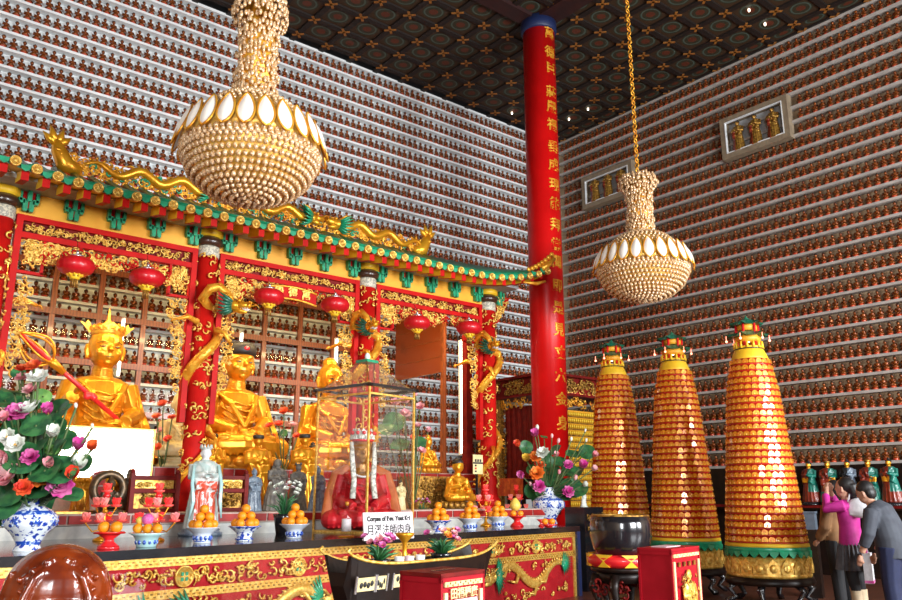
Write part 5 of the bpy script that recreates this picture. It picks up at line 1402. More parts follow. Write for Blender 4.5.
for k in range(5):
    w_ = .09 if k % 2 else .16; x = .05 + .17 * k
    T = TR((x, .026, .85), rx=R(9)); b = MB(); b.box((w_ / 2, 0, 0), (w_, .008, .085), 0, T=T)
    for j in range(4): b.ball((w_ * (.2 + .2 * j), -.006, U(-.02, .02)), (w_ * .10, .004, .02), 6, 4, 1, T=T)
    for xx in (-.012, w_ + .012): b.box((xx, -.002, 0), (.012, .012, .11), 2, T=T)
    part('inlay_panel', b, ['cream', 'ink', 'silver'], t)
b = MB()
carve(b, .02, BLn - .05, .42, .58, 40, 0, .04, .07, .014); part('carved_apron', MB().merge(b, TR((0, .06, 0))), 'gold_dark', t)
for x in (.08, BLn - .10):
    for y in (.10, W - .10):
        b = MB(); b.tube([(x, y, .62), (x + .03, y - .03, .40), (x - .01, y - .01, .15), (x + .02, y - .04, 0)], [.06, .05, .035, .05], 8); part('leg', b, 'black_wood', t)
def tu(u, fy, z=ZB - .075):
    for k in range(300):
        x = k * .005; q = (A0.x + x * cos(RT) - fy * W * sin(RT), A0.y + x * sin(RT) + fy * W * cos(RT), z)
        if proj(q)[0] >= u: return Vector(q)
    return Vector(q)
def trough(x, y, z=ZB - .075): return (A0.x + x * cos(RT) - y * sin(RT), A0.y + x * sin(RT) + y * cos(RT), z)
# things on the trough: a board across, cups, goblet, two flower pots
b = MB(); b.box((.0, 0, -.012), (.34, W * .66, .024)); solo('cup_tray', b, ['slate'], 'grey tray in the trough under the white cups', 'tray', tu(409, .48, ZB - .05), RT)
for (u, v, lab, m) in ((399, 566, 'leftmost of the three small cups on the trough', 'white'), (409, 564, 'middle pink cup of the three on the trough', 'cup_pink'), (420, 562, 'rightmost white cup of the three on the trough', 'white')):
    p = tu(u, .36, ZB - .05); r_ = .034
    b = MB(); b.lathe([(r_ * 1.6, 0), (r_ * 1.7, .008), (r_, .012), (r_ * .9, .03), (r_ * 1.05, .085), (r_ * .9, .085), (0, .03)], 18); solo('cup', b, [m], lab, 'cup', (p.x, p.y, ZB - .05), 0, 'cups on the trough')
p = tu(404, .66, ZB - .05); h = .34
for k in range(200):
    h = .15 + k * .003
    if proj((p.x, p.y, ZB - .05 + h))[1] <= 533: break
b = MB(); b.lathe([(.05, 0), (.045, .02), (.018, .04), (.016, h * .7), (.03, h * .78), (.065, h * .92), (.07, h), (.055, h), (0, h * .85)], 18); solo('gold_goblet', b, ['gold_smooth'], 'slender gold goblet behind the white cups', 'goblet', (p.x, p.y, ZB - .05))
p = tu(378, .5); pot_plant((p.x, p.y, ZB - .07), .085, .25, 'magenta flowers with green leaves at the left end of the trough', ['petal_magenta', 'petal_pink', 'petal_magenta'], 14, .036, 'black', 12, 'flower_pot')
p = tu(441, .5); pot_plant((p.x, p.y, ZB - .07), .085, .27, 'mixed pink, white and orange flowers at the right end of the trough', ['petal_magenta', 'petal_white', 'petal_pink', 'petal_orange', 'petal_yellow'], 16, .036, 'black', 15, 'flower_pot')

# ------------------------------------------------------------------ donation boxes
def donation_box(u, v, ur, ul, label, z=1.0, chars=None, notice=False, figure=False):
    c = at(u, v, Z=z); w = d = .3
    for k in range(300):
        w = .1 + k * .002
        if proj((c.x + w * cos(RT), c.y + w * sin(RT), z))[0] >= ur: break
    for k in range(500):
        d = .1 + k * .002
        if proj((c.x - d * sin(RT), c.y + d * cos(RT), z))[0] <= ul: break
    t = thing('donation_box', label, 'donation box', (c.x, c.y, 0), RT)
    b = MB(); b.box((w / 2, d / 2, z / 2), (w - .02, d - .02, z - .03)); part('body', b, 'red_box', t)
    b = MB(); b.box((w / 2, d / 2, z - .012), (w, d, .024)); part('lid', b, 'red_dark' if not figure else 'red_box', t)
    b = MB(); e = .018
    for x in (e / 2, w - e / 2):
        for y in (e / 2, d - e / 2): b.box((x, y, z / 2), (e, e, z - .02))
    b.box((w / 2, e / 2, z - .035), (w, e, .03)); b.box((e / 2, d / 2, z - .035), (e, d, .03)); b.box((w / 2, d / 2, .03), (w + .02, d + .02, .06)); part('edge_trim', b, 'red_box', t)
    b = MB(); f = .025
    b.box((w / 2, 0, z - .058), (w - .06, .012, f)); b.box((.04, 0, z * .5 - .03), (f, .012, z - .14)); b.box((w - .04, 0, z * .5 - .03), (f, .012, z - .14))
    part('pale_border', b, 'cream', t, label='cream patterned border')
    b = MB()
    for k in range(14): b.ball((.05 + (w - .1) * k / 13, -.007, z - .058 + (.005 if k % 2 else -.005)), (.006, .003, .006), 5, 4)
    part('border_pattern', b, 'gold_dark', t)
    if chars:
        for i, ch in enumerate(chars):
            x = .075 + (w - .15) * (i + .5) / 4; part('gold_character', text_mesh(ch, (w - .14) / 4 * .98, .003, 'cream', .001), None, t, (x, -.004, z - .112))
        b = MB(); b.box((w / 2 + .01, -.006, z - .19), (w * .52, .006, .10)); part('paper_notice', b, 'sign_white', t)
        b = MB(); b.box((w / 2, d / 2, z + .001), (w * .5, .02, .004)); part('coin_slot', b, 'black', t)
    if figure:
        g = MB(); T = TR((w / 2, -.01, z - .72), sc=(.62, .25, .55)); g.merge(STAND, T); part('gold_figure', g, 'gold_pale', t, label='raised gold figure')
        g = MB(); carve(g, .07, w - .07, z - .62, z - .2, 16, 0, .02, .04, .006); part('gold_scrolls', g, 'gold_dark', t)
        for i in range(4):
            b = MB(); b.box((.08 + (w - .16) * (i + .5) / 4, -.004, z - .125), (.03, .008, .035)); part('gold_mark', b, 'gold_dark', t)
        b = MB(); b.box((w / 2 - .02, d * .55, z + .004), (w * .5, d * .45, .006)); o = part('paper_sheet', b, 'cup_pink', t, label='pale pink sheet of paper on the lid')
    return t
donation_box(441, 574, 484.5, 400, 'red wooden donation box with cream border and gold characters, in front of the trough', 1.0, '田福種廣')
donation_box(671, 549, 699, 637, 'red wooden donation box with a gold relief figure, in front of the pagodas', 1.0, None, False, True)

# ------------------------------------------------------------------ big bowl gong
p = at(624, 600, D=9.3); p.z = 0
zr, zb_, zc_ = at(624, 515, D=9.3).z, at(624, 554, D=9.3).z, at(624, 566, D=9.3).z
rg = 28.5 * 9.35 / F
t = thing('bowl_gong', 'large dark bronze bowl gong resting on a red cushion', 'gong', (p.x, p.y, zb_ - .02))
hh = zr - zb_ + .02; b = MB(); b.lathe([(0, 0), (rg * .72, 0), (rg * .90, hh * .18), (rg * 1.0, hh * .50), (rg * .985, hh * .8), (rg * .93, hh), (rg * .88, hh), (rg * .90, hh * .7), (rg * .8, hh * .2), (0, hh * .1)], 44); part('bowl', b, 'black', t)
b = MB(); b.ring((0, 0, hh * .985), rg * .905, .014, 44, 6); part('rim', b, 'gold_dark', t)
hc = zb_ - zc_ + .02
t = thing('gong_cushion', 'red round cushion with yellow triangles under the bowl gong', 'cushion', (p.x, p.y, zc_))
b = MB(); b.lathe([(0, 0), (rg * 1.02, 0), (rg * 1.14, hc * .3), (rg * 1.14, hc * .7), (rg * 1.02, hc - .02), (0, hc - .02)], 40); part('pad', b, 'red_bright', t)
b = MB()
for k in range(8):
    a = k * PI / 4 + .15
    for s in (0, 1):
        pts = [(-.10, hc * .92), (.10, hc * .92), (0, hc * .45)] if s else [(-.07, hc * .06), (.07, hc * .06), (0, hc * .5)][::-1]
        vs = []
        for x, z in pts: aa = a + x / (rg * 1.15); vs += [(rg * 1.15 * cos(aa), rg * 1.15 * sin(aa), z), (rg * 1.05 * cos(aa), rg * 1.05 * sin(aa), z)]
        b.add(vs, [(0, 2, 4), (1, 5, 3), (0, 1, 3, 2), (2, 3, 5, 4), (4, 5, 1, 0)], 0, False)
part('yellow_triangles', b, 'yellow_bright', t)
t = thing('gong_stand', 'dark carved wooden stand with curved legs under the gong cushion', 'stand', (p.x, p.y, 0))
b = MB(); b.lathe([(rg * .98, zc_ - .05), (rg * 1.02, zc_ - .03), (rg * 1.02, zc_), (0, zc_)], 32); b.lathe([(rg * .8, zc_ - .16), (rg * .84, zc_ - .05), (0, zc_ - .05)], 32); part('top_plate', b, 'black_wood', t)
for k in range(6):
    a = k * PI / 3 + .4; q = rg
    b = MB(); b.tube([(q * .85 * cos(a), q * .85 * sin(a), zc_ - .08), (q * 1.0 * cos(a), q * 1.0 * sin(a), zc_ * .68), (q * .72 * cos(a), q * .72 * sin(a), zc_ * .35), (q * .98 * cos(a), q * .98 * sin(a), .02)], [.05, .045, .035, .045], 7); part('leg', b, 'black_wood', t)
b = MB(); carve(b, -.24, .24, zc_ - .32, zc_ - .12, 14, 0, .04, .06, .014)
bb = MB()
for k in range(4): bb.merge(b, Matrix.Rotation(k * PI / 2 + .3, 4, 'Z') @ Matrix.Translation((0, -rg * .78, 0)))
part('carved_apron', bb, 'red_dark', t)
b = MB(); b.ring((0, 0, .12), rg * .78, .03, 28, 6); part('foot_ring', b, 'black_wood', t)
# ------------------------------------------------------------------ three pagoda-shaped lamp towers
def ARCH(w, h):
    return [(-w, 0), (w, 0), (w, h * .5), (w * .82, h * .76), (w * .45, h * .93), (0, h), (-w * .45, h * .93), (-w * .82, h * .76), (-w, h * .5)]
def pagoda(pt, base_u, D, top_v, label, sc=1.0, z0=.36, r0=.55):
    c = at(base_u, 560, D=D); t = thing('lamp_pagoda', label, 'pagoda', (c.x, c.y, 0), 0, 'lamp pagodas by the right wall')
    ztop = at(pt[0], pt[1], D=D).z     # top of the little roof
    # stand
    b = MB(); b.lathe([(r0 * 1.04, z0 - .10), (r0 * 1.06, z0 - .06), (r0 * 1.02, z0), (0, z0)], 40); part('stand_plate', b, 'black_wood', t)
    for k in range(6):
        a = k * PI / 3 + .3; b = MB(); b.tube([(r0 * .8 * cos(a), r0 * .8 * sin(a), z0 - .08), (r0 * 1.02 * cos(a), r0 * 1.02 * sin(a), z0 * .55), (r0 * .85 * cos(a), r0 * .85 * sin(a), z0 * .25), (r0 * 1.08 * cos(a), r0 * 1.08 * sin(a), .02)], [.05, .05, .035, .05], 7); part('stand_leg', b, 'black', t)
    # gold lotus base
    hb = .26; b = MB(); b.lathe([(r0 * .98, z0), (r0 * 1.0, z0 + .03), (r0 * .985, z0 + .05), (r0 * .99, z0 + hb * .6), (r0 * .97, z0 + hb)], 48)
    for k in range(20):
        a = k * 2 * PI / 20; T = TR((r0 * .985 * cos(a), r0 * .985 * sin(a), z0 + .055), rz=a + PI / 2)
        b.prism([(-.08, 0), (.08, 0), (.085, .07), (.05, .14), (0, .19), (-.05, .14), (-.085, .07)], .02, 0, T); b.ball((0, -.015, .07), (.055, .02, .06), 8, 6, 0, T)
    part('lotus_base', b, 'gold_pale', t)
    b = MB(); zg = z0 + hb; b.lathe([(r0 * 1.0, zg + .05), (r0 * 1.0, zg + .13), (r0 * .98, zg + .14)], 48)
    for k in range(28):
        a = k * 2 * PI / 28; T = TR((r0 * 1.0 * cos(a), r0 * 1.0 * sin(a), zg + .06), rz=a + PI / 2); b.prism([(-.062, .02), (.062, .02), (.05, -.02), (.02, -.05), (0, -.065), (-.02, -.05), (-.05, -.02)][::-1], .012, 0, T)
    part('green_fringe', b, 'green', t, label='green scalloped band')
    b = MB(); b.lathe([(r0 * 1.0, zg + .13), (r0 * .985, zg + .17), (r0 * .95, zg + .18)], 48); part('yellow_band', b, 'yellow_bright', t)
    # cone of tiers
    zc0, zc1 = zg + .18, ztop - .62 * sc; r1 = r0 * .50
    NT = 27
    b = MB(); b.lathe([(r0 * .93, zc0), (r0 * .52 * .93, zc1 - .02)], 48); part('inner_cone', b, 'red', t)
    def rad(z): q = (z - zc0) / (zc1 - zc0); return r0 * (.97 - .40 * q - .09 * max(0, q - .8) / .2)
    for k in range(NT):
        z = zc0 + (zc1 - zc0) * k / NT; hh = (zc1 - zc0) / NT; r = rad(z)
        b = MB(); b.lathe([(r * .95, z), (r * 1.012, z + hh * .01), (r * 1.016, z + hh * .14), (r * 1.0, z + hh * .20), (r * .968, z + hh * .25), (r * .962, z + hh)], 48)
        o = part('tier_ring', b, 'pag_red', t)
        b = MB(); n = max(10, int(2 * PI * r / .087)); w_ = 2 * PI * r / n
        for j in range(n):
            a = 2 * PI * (j + .5 * (k % 2)) / n; x, y = cos(a), sin(a)
            b.prism(ARCH(w_ * .47, hh * .70), .022, 0, Matrix.Translation((r * .970 * x, r * .970 * y, z + hh * .22)) @ Matrix.Rotation(a + PI / 2, 4, 'Z') @ Matrix.Rotation(R(-4), 4, 'X'))
            b.ball((r * .992 * x, r * .992 * y, z + hh * .42), (w_ * .22, w_ * .14, hh * .20), 6, 4, 1); b.ball((r * .992 * x, r * .992 * y, z + hh * .66), (w_ * .12, w_ * .09, hh * .10), 5, 4, 1)
        part('niche_row', b, ['pag_gold', 'pag_buddha'], o)
    b = MB(); r = rad(zc1); b.lathe([(r * .98, zc1 - .01), (r * .96, zc1 + .03), (r * .80, zc1 + .13), (r * .76, zc1 + .15)], 40); part('yellow_dome', b, 'yellow_bright', t)
    b = MB(); b.lathe([(r * .78, zc1 + .15), (r * .78, zc1 + .165)], 32); part('dark_ring', b, 'brown_ring', t)
    zt = zc1 + .165; rt = r * .74
    b = MB(); b.lathe([(rt, zt), (rt, zt + .03), (0, zt + .03)], 24)
    for k in range(14): a = k * 2 * PI / 14; b.tube([(rt * cos(a), rt * sin(a), zt), (rt * cos(a), rt * sin(a), zt + .10)], [.022, .012], 6)
    part('parapet', b, 'yellow_bright', t)
    hp = ztop - zt
    for k in range(6):
        a = k * PI / 3 + .2; b = MB(); b.tube([(rt * .8 * cos(a), rt * .8 * sin(a), zt), (rt * .8 * cos(a), rt * .8 * sin(a), zt + hp * .80)], .018, 8); part('red_post', b, 'red_bright', t)
    for (zz, rr) in ((zt + hp * .42, rt * 1.55), (zt + hp * .80, rt * 1.25)):
        b = MB(); vs = []; fs = []; n = 6; m = 24
        b.lathe([(rr * .6, zz - .09), (rr * .62, zz - .0)], 6, 1, rot=.2)
        for i in range(m):
            a = 2 * PI * i / m + .2; cor = abs(((i % 4) - 2) / 2) ; 
            vs.append((rr * (.86 + .14 * cor ** 2) * cos(a), rr * (.86 + .14 * cor ** 2) * sin(a), zz - .02 + .05 * cor ** 3)); vs.append((rr * .5 * cos(a), rr * .5 * sin(a), zz + .055)); vs.append((0, 0, zz + .10)); vs.append((rr * .5 * cos(a), rr * .5 * sin(a), zz - .01))
        for i in range(m):
            q = (i + 1) % m
            for k in range(2): fs.append((i * 4 + k, q * 4 + k, q * 4 + k + 1, i * 4 + k + 1))
            fs.append((i * 4, i * 4 + 3, q * 4 + 3, q * 4))
        b.add(vs, fs, 0, False); part('roof', b, ['green_dark', 'yellow'], t)
    b = MB(); b.lathe([(.03, ztop - .04), (.05, ztop - .01), (.02, ztop + .02), (0, ztop + .06)], 12); part('finial', b, 'green_dark', t)
    for k in range(6):
        a = k * PI / 3 + .2; zz = zt + hp * .40; rr = rt * 1.55
        b = MB(); b.ball((rr * cos(a), rr * sin(a), zz - .06), .018, 8, 6); b.tube([(rr * cos(a), rr * sin(a), zz - .05), (rr * cos(a), rr * sin(a), zz + .02)], .004, 4); part('red_lamp', b, 'bulb_red', t)
    b = MB(); b.ball((-rt * .3, -rt * .2, zt + hp * .26), .03, 8, 6); part('white_lamp', b, 'bulb_white', t)
mat('trouser_grey', (.10, .13, .17), .5)
mat('pag_buddha', (.98, .66, .10), .3, .2, col2=(.9, .5, .05), scale=9, coat=.5)
mat('pag_gold', (.92, .42, .022), .25, .25, col2=(.80, .20, .012), scale=30, coat=.7)
mat('pag_red', (.50, .022, .010), .25, col2=(.5, .02, .01), scale=6, coat=.7)
pagoda((747, 319), 768, 12.25, 319, 'tall red and gold conical lamp pagoda, nearest and tallest, right of the other two', 1.0)
pagoda((677, 334), 687, 13.4, 334, 'red and gold conical lamp pagoda, middle one of the three', 1.0, .36, .53)
pagoda((615, 342), 622, 14.4, 342, 'red and gold conical lamp pagoda beside the red column, farthest of the three', 1.0, .36, .53)

# ------------------------------------------------------------------ corner shrine behind the column
sx, sy = 11.85, 11.45
ztop = 3.92
t = thing('side_shrine', 'carved and gilt side shrine behind the red column with a dark curtain and fringed top', 'shrine', (sx, sy, 0))
LX, LY = 1.75, 1.55
b = MB(); b.box((LX / 2 + .06, LY / 2 + .06, ztop - .22), (LX - .0, LY, .40)); b.box((LX / 2, LY / 2, ztop - .02), (LX + .14, LY + .14, .05)); b.box((LX / 2, LY / 2, ztop - .42), (LX + .10, LY + .10, .05)); part('canopy_board', b, 'red_dark', t)
g = MB(); carve(g, 0, LX, ztop - .40, ztop - .05, 70, 0, .05, .09, .018); gl = MB().merge(g, TR((0, .05, 0)))
g = MB(); carve(g, 0, LY, ztop - .40, ztop - .05, 60, 0, .05, .09, .018); gl.merge(g, Matrix.Translation((.05, LY, 0)) @ Matrix.Rotation(-PI / 2, 4, 'Z'))
part('carved_fascia', gl, 'gold_dark', t)
g = MB(); carve(g, 0, LX, ztop - .68, ztop - .44, 44, 0, .04, .07, .015); gl = MB().merge(g, TR((0, .08, 0)))
g = MB(); carve(g, 0, LY, ztop - .68, ztop - .44, 44, 0, .04, .07, .015); gl.merge(g, Matrix.Translation((.08, LY, 0)) @ Matrix.Rotation(-PI / 2, 4, 'Z'))
part('carved_valance', gl, 'gold', t)
b = MB(); b.box((LX / 2, .03, ztop - .40), (LX - .1, .05, .03)); part('strip_light', b, 'tube_light', t)
for x, y in ((.06, .06), (LX - .05, .06), (.06, LY - .05)):
    b = MB(); b.box((x, y, (ztop - .4) / 2), (.11, .11, ztop - .4)); part('corner_post', b, 'gold_dark', t)
g = MB(); carve(g, 0, .22, 1.4, ztop - .7, 40, 0, .04, .07, .014); gl = MB().merge(g, Matrix.Translation((.10, LY - .02, 0)) @ Matrix.Rotation(-PI / 2, 4, 'Z')); part('carved_side', gl, 'gold_dark', t)
b = MB(); vs = []; fs = []; n = 40
for i in range(n + 1):
    y = .1 + (LY - .2) * i / n; xx = .16 + .02 * sin(i * 1.3)
    vs += [(xx, y, 1.35), (xx, y, ztop - .62), (xx + .03, y, 1.35), (xx + .03, y, ztop - .62)]
for i in range(n): fs += [(i * 4, i * 4 + 4, i * 4 + 5, i * 4 + 1), (i * 4 + 2, i * 4 + 3, i * 4 + 7, i * 4 + 6)]
b.add(vs, fs); part('curtain', b, 'red_dark', t, label='dark red curtain')
b = MB(); b.box((LX / 2 + .1, LY / 2 + .1, .55), (LX - .1, LY - .1, 1.1)); part('base_cabinet', b, 'black_wood', t)
# golden tablet wall on its front
ya = .14
b = MB(); b.box((LX / 2 + .05, ya + .05, 2.15), (LX - .25, .06, 2.1)); part('tablet_board', b, 'yellow', t)
rows = 15
for k in range(rows):
    z = 1.2 + 2.0 * k / rows; b = MB(); b.box((LX / 2 + .05, ya, z), (LX - .25, .06, .025), 0)
    nn = 22
    for j in range(nn):
        x = .2 + (LX - .32) * (j + .5) / nn; b.ball((x, ya - .005, z + .06), (.026, .022, .042), 6, 5, 1)
    part('tablet_row', b, ['gold_dark', 'yellow_bright'], t)
# orange-clothed table at the shrine's left face
p = at(514, 470, X=sx - .55)
t = thing('side_table', 'small side table with an orange cloth border below the dark curtain', 'table', (sx - .50, p.y, 0))
b = MB(); b.box((0, 0, 1.72), (.5, .95, .05)); part('table_top', b, 'black_wood', t)
for x in (-.2, .2):
    for y in (-.42, .42): b = MB(); b.box((x, y, .85), (.06, .06, 1.7)); part('leg', b, 'black_wood', t)
b = MB(); vs = []; fs = []; n = 30
for i in range(n + 1):
    y = -.48 + .96 * i / n; xx = -.27 + .012 * sin(i * 1.7); vs += [(xx, y, 1.76), (xx - .01, y, 1.42), (xx + .012, y, 1.76), (xx + .002, y, 1.42)]
for i in range(n): fs += [(i * 4, i * 4 + 1, i * 4 + 5, i * 4 + 4), (i * 4 + 2, i * 4 + 6, i * 4 + 7, i * 4 + 3)]
b.add(vs, fs); b.box((-.01, 0, 1.755), (.53, .97, .012)); part('cloth', b, 'cloth_orange', t, label='orange-red cloth')
p = at(521, 488, X=sx - .62)
b = MB(); b.tube([(0, 0, 0), (.01, 0, .18), (0, 0, .34)], [.10, .14, .04], 12, flat=.6); solo('blue_bundle', b, ['blue_cloth'], 'blue cloth bundle below the orange cloth of the side table', 'bundle', (p.x, p.y, 1.0))
p = at(478, 470, Y=9.75)
a = at(473, 474, Y=10.0); c = at(482.5, 455, Y=10.0)
t = thing('notice_card', 'small cream notice card with dark and red marks by the right dragon column', 'sign', (a.x, 10.0, a.z))
w = c.x - a.x; h = c.z - a.z; b = MB(); b.box((w / 2, 0, h / 2), (w, .012, h)); part('card', b, 'cream', t)
b = MB()
for k in range(3): b.box((w * (.25 + .25 * k), -.008, h * .70), (w * .17, .006, h * .14), 0)
for k in range(3): b.box((w * .25, -.008, h * (.14 + .15 * k)), (w * .18, .006, h * .09), 1 if k == 1 else 0)
b.box((w / 2, -.008, h * .57), (w, .006, h * .09), 0); part('marks', b, ['ink', 'red_bright'], t)
b = MB(); b.box((w / 2, .03, -(a.z - ZS) / 2), (.03, .03, a.z - ZS)); part('card_holder', b, 'black', t)
# small porcelain figure on a black shelf behind the right bouquet
p = at(584, 507, D=13.3)
t = thing('display_stand', 'low black display stand with gold marks behind the right flower vase', 'stand', (p.x, p.y, 0), RT)
b = MB(); b.box((0, 0, p.z / 2), (.6, .35, p.z)); part('body', b, 'black', t)
b = MB(); carve(b, -.28, .28, p.z - .35, p.z - .08, 12, 0, .03, .05, .01); part('gold_marks', MB().merge(b, TR((0, -.18, 0))), 'gold_dark', t)
small_standing('white_figurine', 'small white porcelain figure on the black stand behind the right flowers', (p.x, p.y, p.z), .26, ('petal_white',), 'hair', 0, hatm='petal_white', base='petal_white')

# ------------------------------------------------------------------ framed niches high on the right wall
def niche_frame(c4, label, side):
    ys = sorted((p.y for p in c4)); y0, y1 = (ys[0] + ys[1]) / 2, (ys[2] + ys[3]) / 2
    zs = sorted(p.z for p in c4); z0, z1 = (zs[0] + zs[1]) / 2, (zs[2] + zs[3]) / 2
    X = 15.34
    t = thing('framed_niche', label, 'framed niche', (X, (y0 + y1) / 2, z0))
    hy = (y1 - y0) / 2; h = z1 - z0
    b = MB(); b.box((.05, 0, .06), (.20, 2 * hy, .12)); b.box((.05, 0, h - .06), (.20, 2 * hy, .12))
    for s in (-1, 1): b.box((.05, s * (hy - .06), h / 2), (.20, .12, h - .24))
    part('frame', b, 'frame_wood', t)
    b = MB()
    for zz in (.13, h - .13): b.box((-.03, 0, zz), (.06, 2 * hy - .24, .02))
    for s in (-1, 1): b.box((-.03, s * (hy - .13), h / 2), (.06, .02, h - .28))
    part('inner_frame', b, 'shelf_white', t)
    b = MB(); b.box((.15, 0, h / 2), (.02, 2 * hy - .1, h - .1)); part('back_board', b, 'grey_plaster', t)
    return (y0, y1, z0, z1)
def robe3(c):
    x, y, z = c
    if z > .84: return 0
    return 1 if x < -.04 and z < .62 else 0
NF = None
for c4, lab, nm in (([at(718, 119, X=15.3), at(787, 95, X=15.3), at(790, 137, X=15.3), at(724, 160, X=15.3)], 'wooden framed niche with three standing figures on the right wall, larger in view, right', 'right'),
                ([at(581, 180, X=15.3), at(631, 158, X=15.3), at(633, 193, X=15.3), at(583, 209, X=15.3)], 'wooden framed niche with three standing figures beside the hanging chandelier', 'left')):
    y0, y1, z0, z1 = niche_frame(c4, lab, nm)
    for k in range(3):
        yy = y1 - (y1 - y0) * (.24 + .26 * k)
        l2 = '%s standing gold figure in the framed niche %s' % (['left', 'middle', 'right'][k], 'at upper right' if nm == 'right' else 'beside the hanging chandelier')
        if NF is None:
            NF = small_standing('niche_figure', l2, (15.37, yy, z0 + .12), (z1 - z0) - .27, ('gold_dark', 'rust_robe'), 'hair', R(-90), robe3, vox=.016, group='standing figures in the framed niches', hem=.2)
        else: dup(NF, (15.37, yy, z0 + .12), R(-90), l2)

# ------------------------------------------------------------------ row of painted statues below the right wall shelves
zb = 1.25
t = thing('statue_shelf', 'long dark shelf under the row of painted statues along the right wall', 'shelf', (15.1, 8.6, 0))
b = MB(); b.box((0, 0, zb - .04), (.5, 10.4, .08)); part('board', b, 'black_wood', t)
b = MB(); b.box((.15, 0, .6), (.2, 10.4, 1.2)); part('front_board', b, 'black_wood', t)
struct('trim_1', MB().box((15.40, 8.6, 1.62), (.05, 10.4, .74)), ['black_wood'])
b = MB(); b.box((-.25, 0, zb - .02), (.02, 10.4, .05)); part('red_edge', b, 'red_dark', t)
specs = [(812, 'rust_robe', 'jade_robe', 'painted standing statue in a rust-red robe, just right of the near pagoda', 'hair'), (831, 'jade_robe', 'rust_robe', 'painted standing statue in green and rust, above the pink jacket', 'cap'), (851, 'cloth_black', 'slate', 'painted standing statue in a dark blue-black robe with gold face', 'hair'),
         (872, 'jade_robe', 'rust_robe', 'painted standing statue with a jade green cloak above the man in grey', 'cap'), (893, 'rust_robe', 'jade_robe', 'painted standing statue with red and green robe at the right edge', 'hair')]
for i, (u, m1, m2, lab, hat) in enumerate(specs):
    p = at(u, 500, X=15.0)
    small_standing('painted_statue', lab, (15.0, p.y, zb), .80, (m1, m2, 'gold_smooth'), hat, R(-90 + U(-15, 15)), (lambda c, i=i: 2 if c[2] > .83 else (1 if (c[0] > .03) == (i % 2 == 0) and c[2] > .25 else (2 if .48 < c[2] < .60 and c[1] < -.1 else 0))), arms=('pray', 'hold')[i % 2], vox=.013, base='black', hatm='gold_dark' if hat == 'cap' else 'hat_black', group='painted statues along the right wall', hem=.24)
b = MB(); p = at(809, 524, D=13.2); b.box((0, 0, .47), (.18, .2, .94), 1); b.box((0, 0, 1.05), (.18, .2, .22)); b.box((0, 0, 1.18), (.20, .22, .03)); solo('grey_cabinet', b, ['trouser_grey', 'black_wood'], 'narrow dark cabinet with grey-blue top standing between the near pagoda and the visitors', 'cabinet', (p.x, p.y, 0), .3)

# ------------------------------------------------------------------ visitors
def limb(m, pts, rad, n=10): m.tube(pts, rad, n)
def head_mb(c, s=.098):
    m = MB(); x, y, z = c
    m.ball((x, y, z + .01), (s * .80, s * .98, s * 1.15), 16, 12); m.ball((x, y - s * .2, z - s * .45), (s * .66, s * .72, s * .70), 12, 8); face(m, (x, y - s * .02, z), s * .80)
    m.tube([(x, y + .02, z - .20), (x, y + .01, z - .05)], [.058, .052], 10); return m
def visitor(loc, rz, label):
    return thing('person', label, 'person', loc, rz)
def skin_chain(m, *a): limb(m, *a)
# woman in magenta, back half turned, right arm raised to the face; faces +y locally? she looks towards -y (rotated to the wall)
p = at(844, 478, D=11.2)
t = visitor((p.x, p.y, 0), R(188), 'person in a magenta jacket and grey pleated skirt, arms raised to the face')
m = head_mb((0, -.02, 1.50))
m.tube([(0, 0, .90), (0, .01, 1.10), (0, .02, 1.30)], [.10, .09, .10], 12)
for q in (-1, 1):
    m.tube([(q * .09, 0, .92), (q * .10, -.01, .50), (q * .10, .02, .10)], [.085, .058, .04], 10); m.tube([(q * .10, .03, .05), (q * .10, -.10, .03), (q * .10, -.17, .025)], [.045, .042, .03], 8)
    m.tube([(q * .17, .02, 1.30), (q * .24, -.17, 1.27), (q * .07, -.20, 1.46)], [.05, .042, .030], 10)
    hand(m, (q * .06, -.20, 1.50), (0, 0, 1), (q, -.4, 0), .075, .6)
part('body', fuse(m, .009, 2, mats=('skin',)), None, t)
b = MB(); b.ball((0, .015, 1.54), (.092, .105, .105), 14, 10); b.tube([(0, .07, 1.54), (0, .10, 1.44), (0, .09, 1.34)], [.08, .075, .03], 10); part('hair', fuse(b, .01, 2, mats=('hair',)), None, t)
b = MB(); b.lathe([(.185, .83), (.175, .92), (.155, 1.05), (.165, 1.18), (.17, 1.28), (.10, 1.36), (.07, 1.37)], 24, sy=.75); b.ball((0, .02, 1.29), (.20, .10, .07), 14, 8)
for q in (-1, 1): b.tube([(q * .17, .02, 1.30), (q * .245, -.17, 1.265), (q * .10, -.205, 1.42)], [.075, .066, .048], 10)
part('jacket', fuse(b, .012, 2, mats=('jacket_pink',)), None, t)
b = MB(); vs = []; fs = []; n = 48
for i in range(n):
    a = 2 * PI * i / n; k = .012 if i % 2 else -.012
    for z, r in ((.91, .155), (.80, .19), (.55, .245)): vs.append(((r + k * (1 if z < .9 else 0)) * cos(a), (r + k * (1 if z < .9 else 0)) * sin(a) * .8, z))
for i in range(n):
    q = (i + 1) % n; fs += [(i * 3, i * 3 + 1, q * 3 + 1, q * 3), (i * 3 + 1, i * 3 + 2, q * 3 + 2, q * 3 + 1)]
fs.append(tuple(i * 3 for i in range(n))); b.add(vs, fs, 0, False); part('skirt', b, 'skirt_grey', t, label='grey pleated skirt')
b = MB()
for q in (-1, 1): b.tube([(q * .09, 0, .72), (q * .10, -.005, .48), (q * .10, .02, .30)], [.088, .068, .056], 10)
part('leggings', b, 'cloth_black', t)
b = MB()
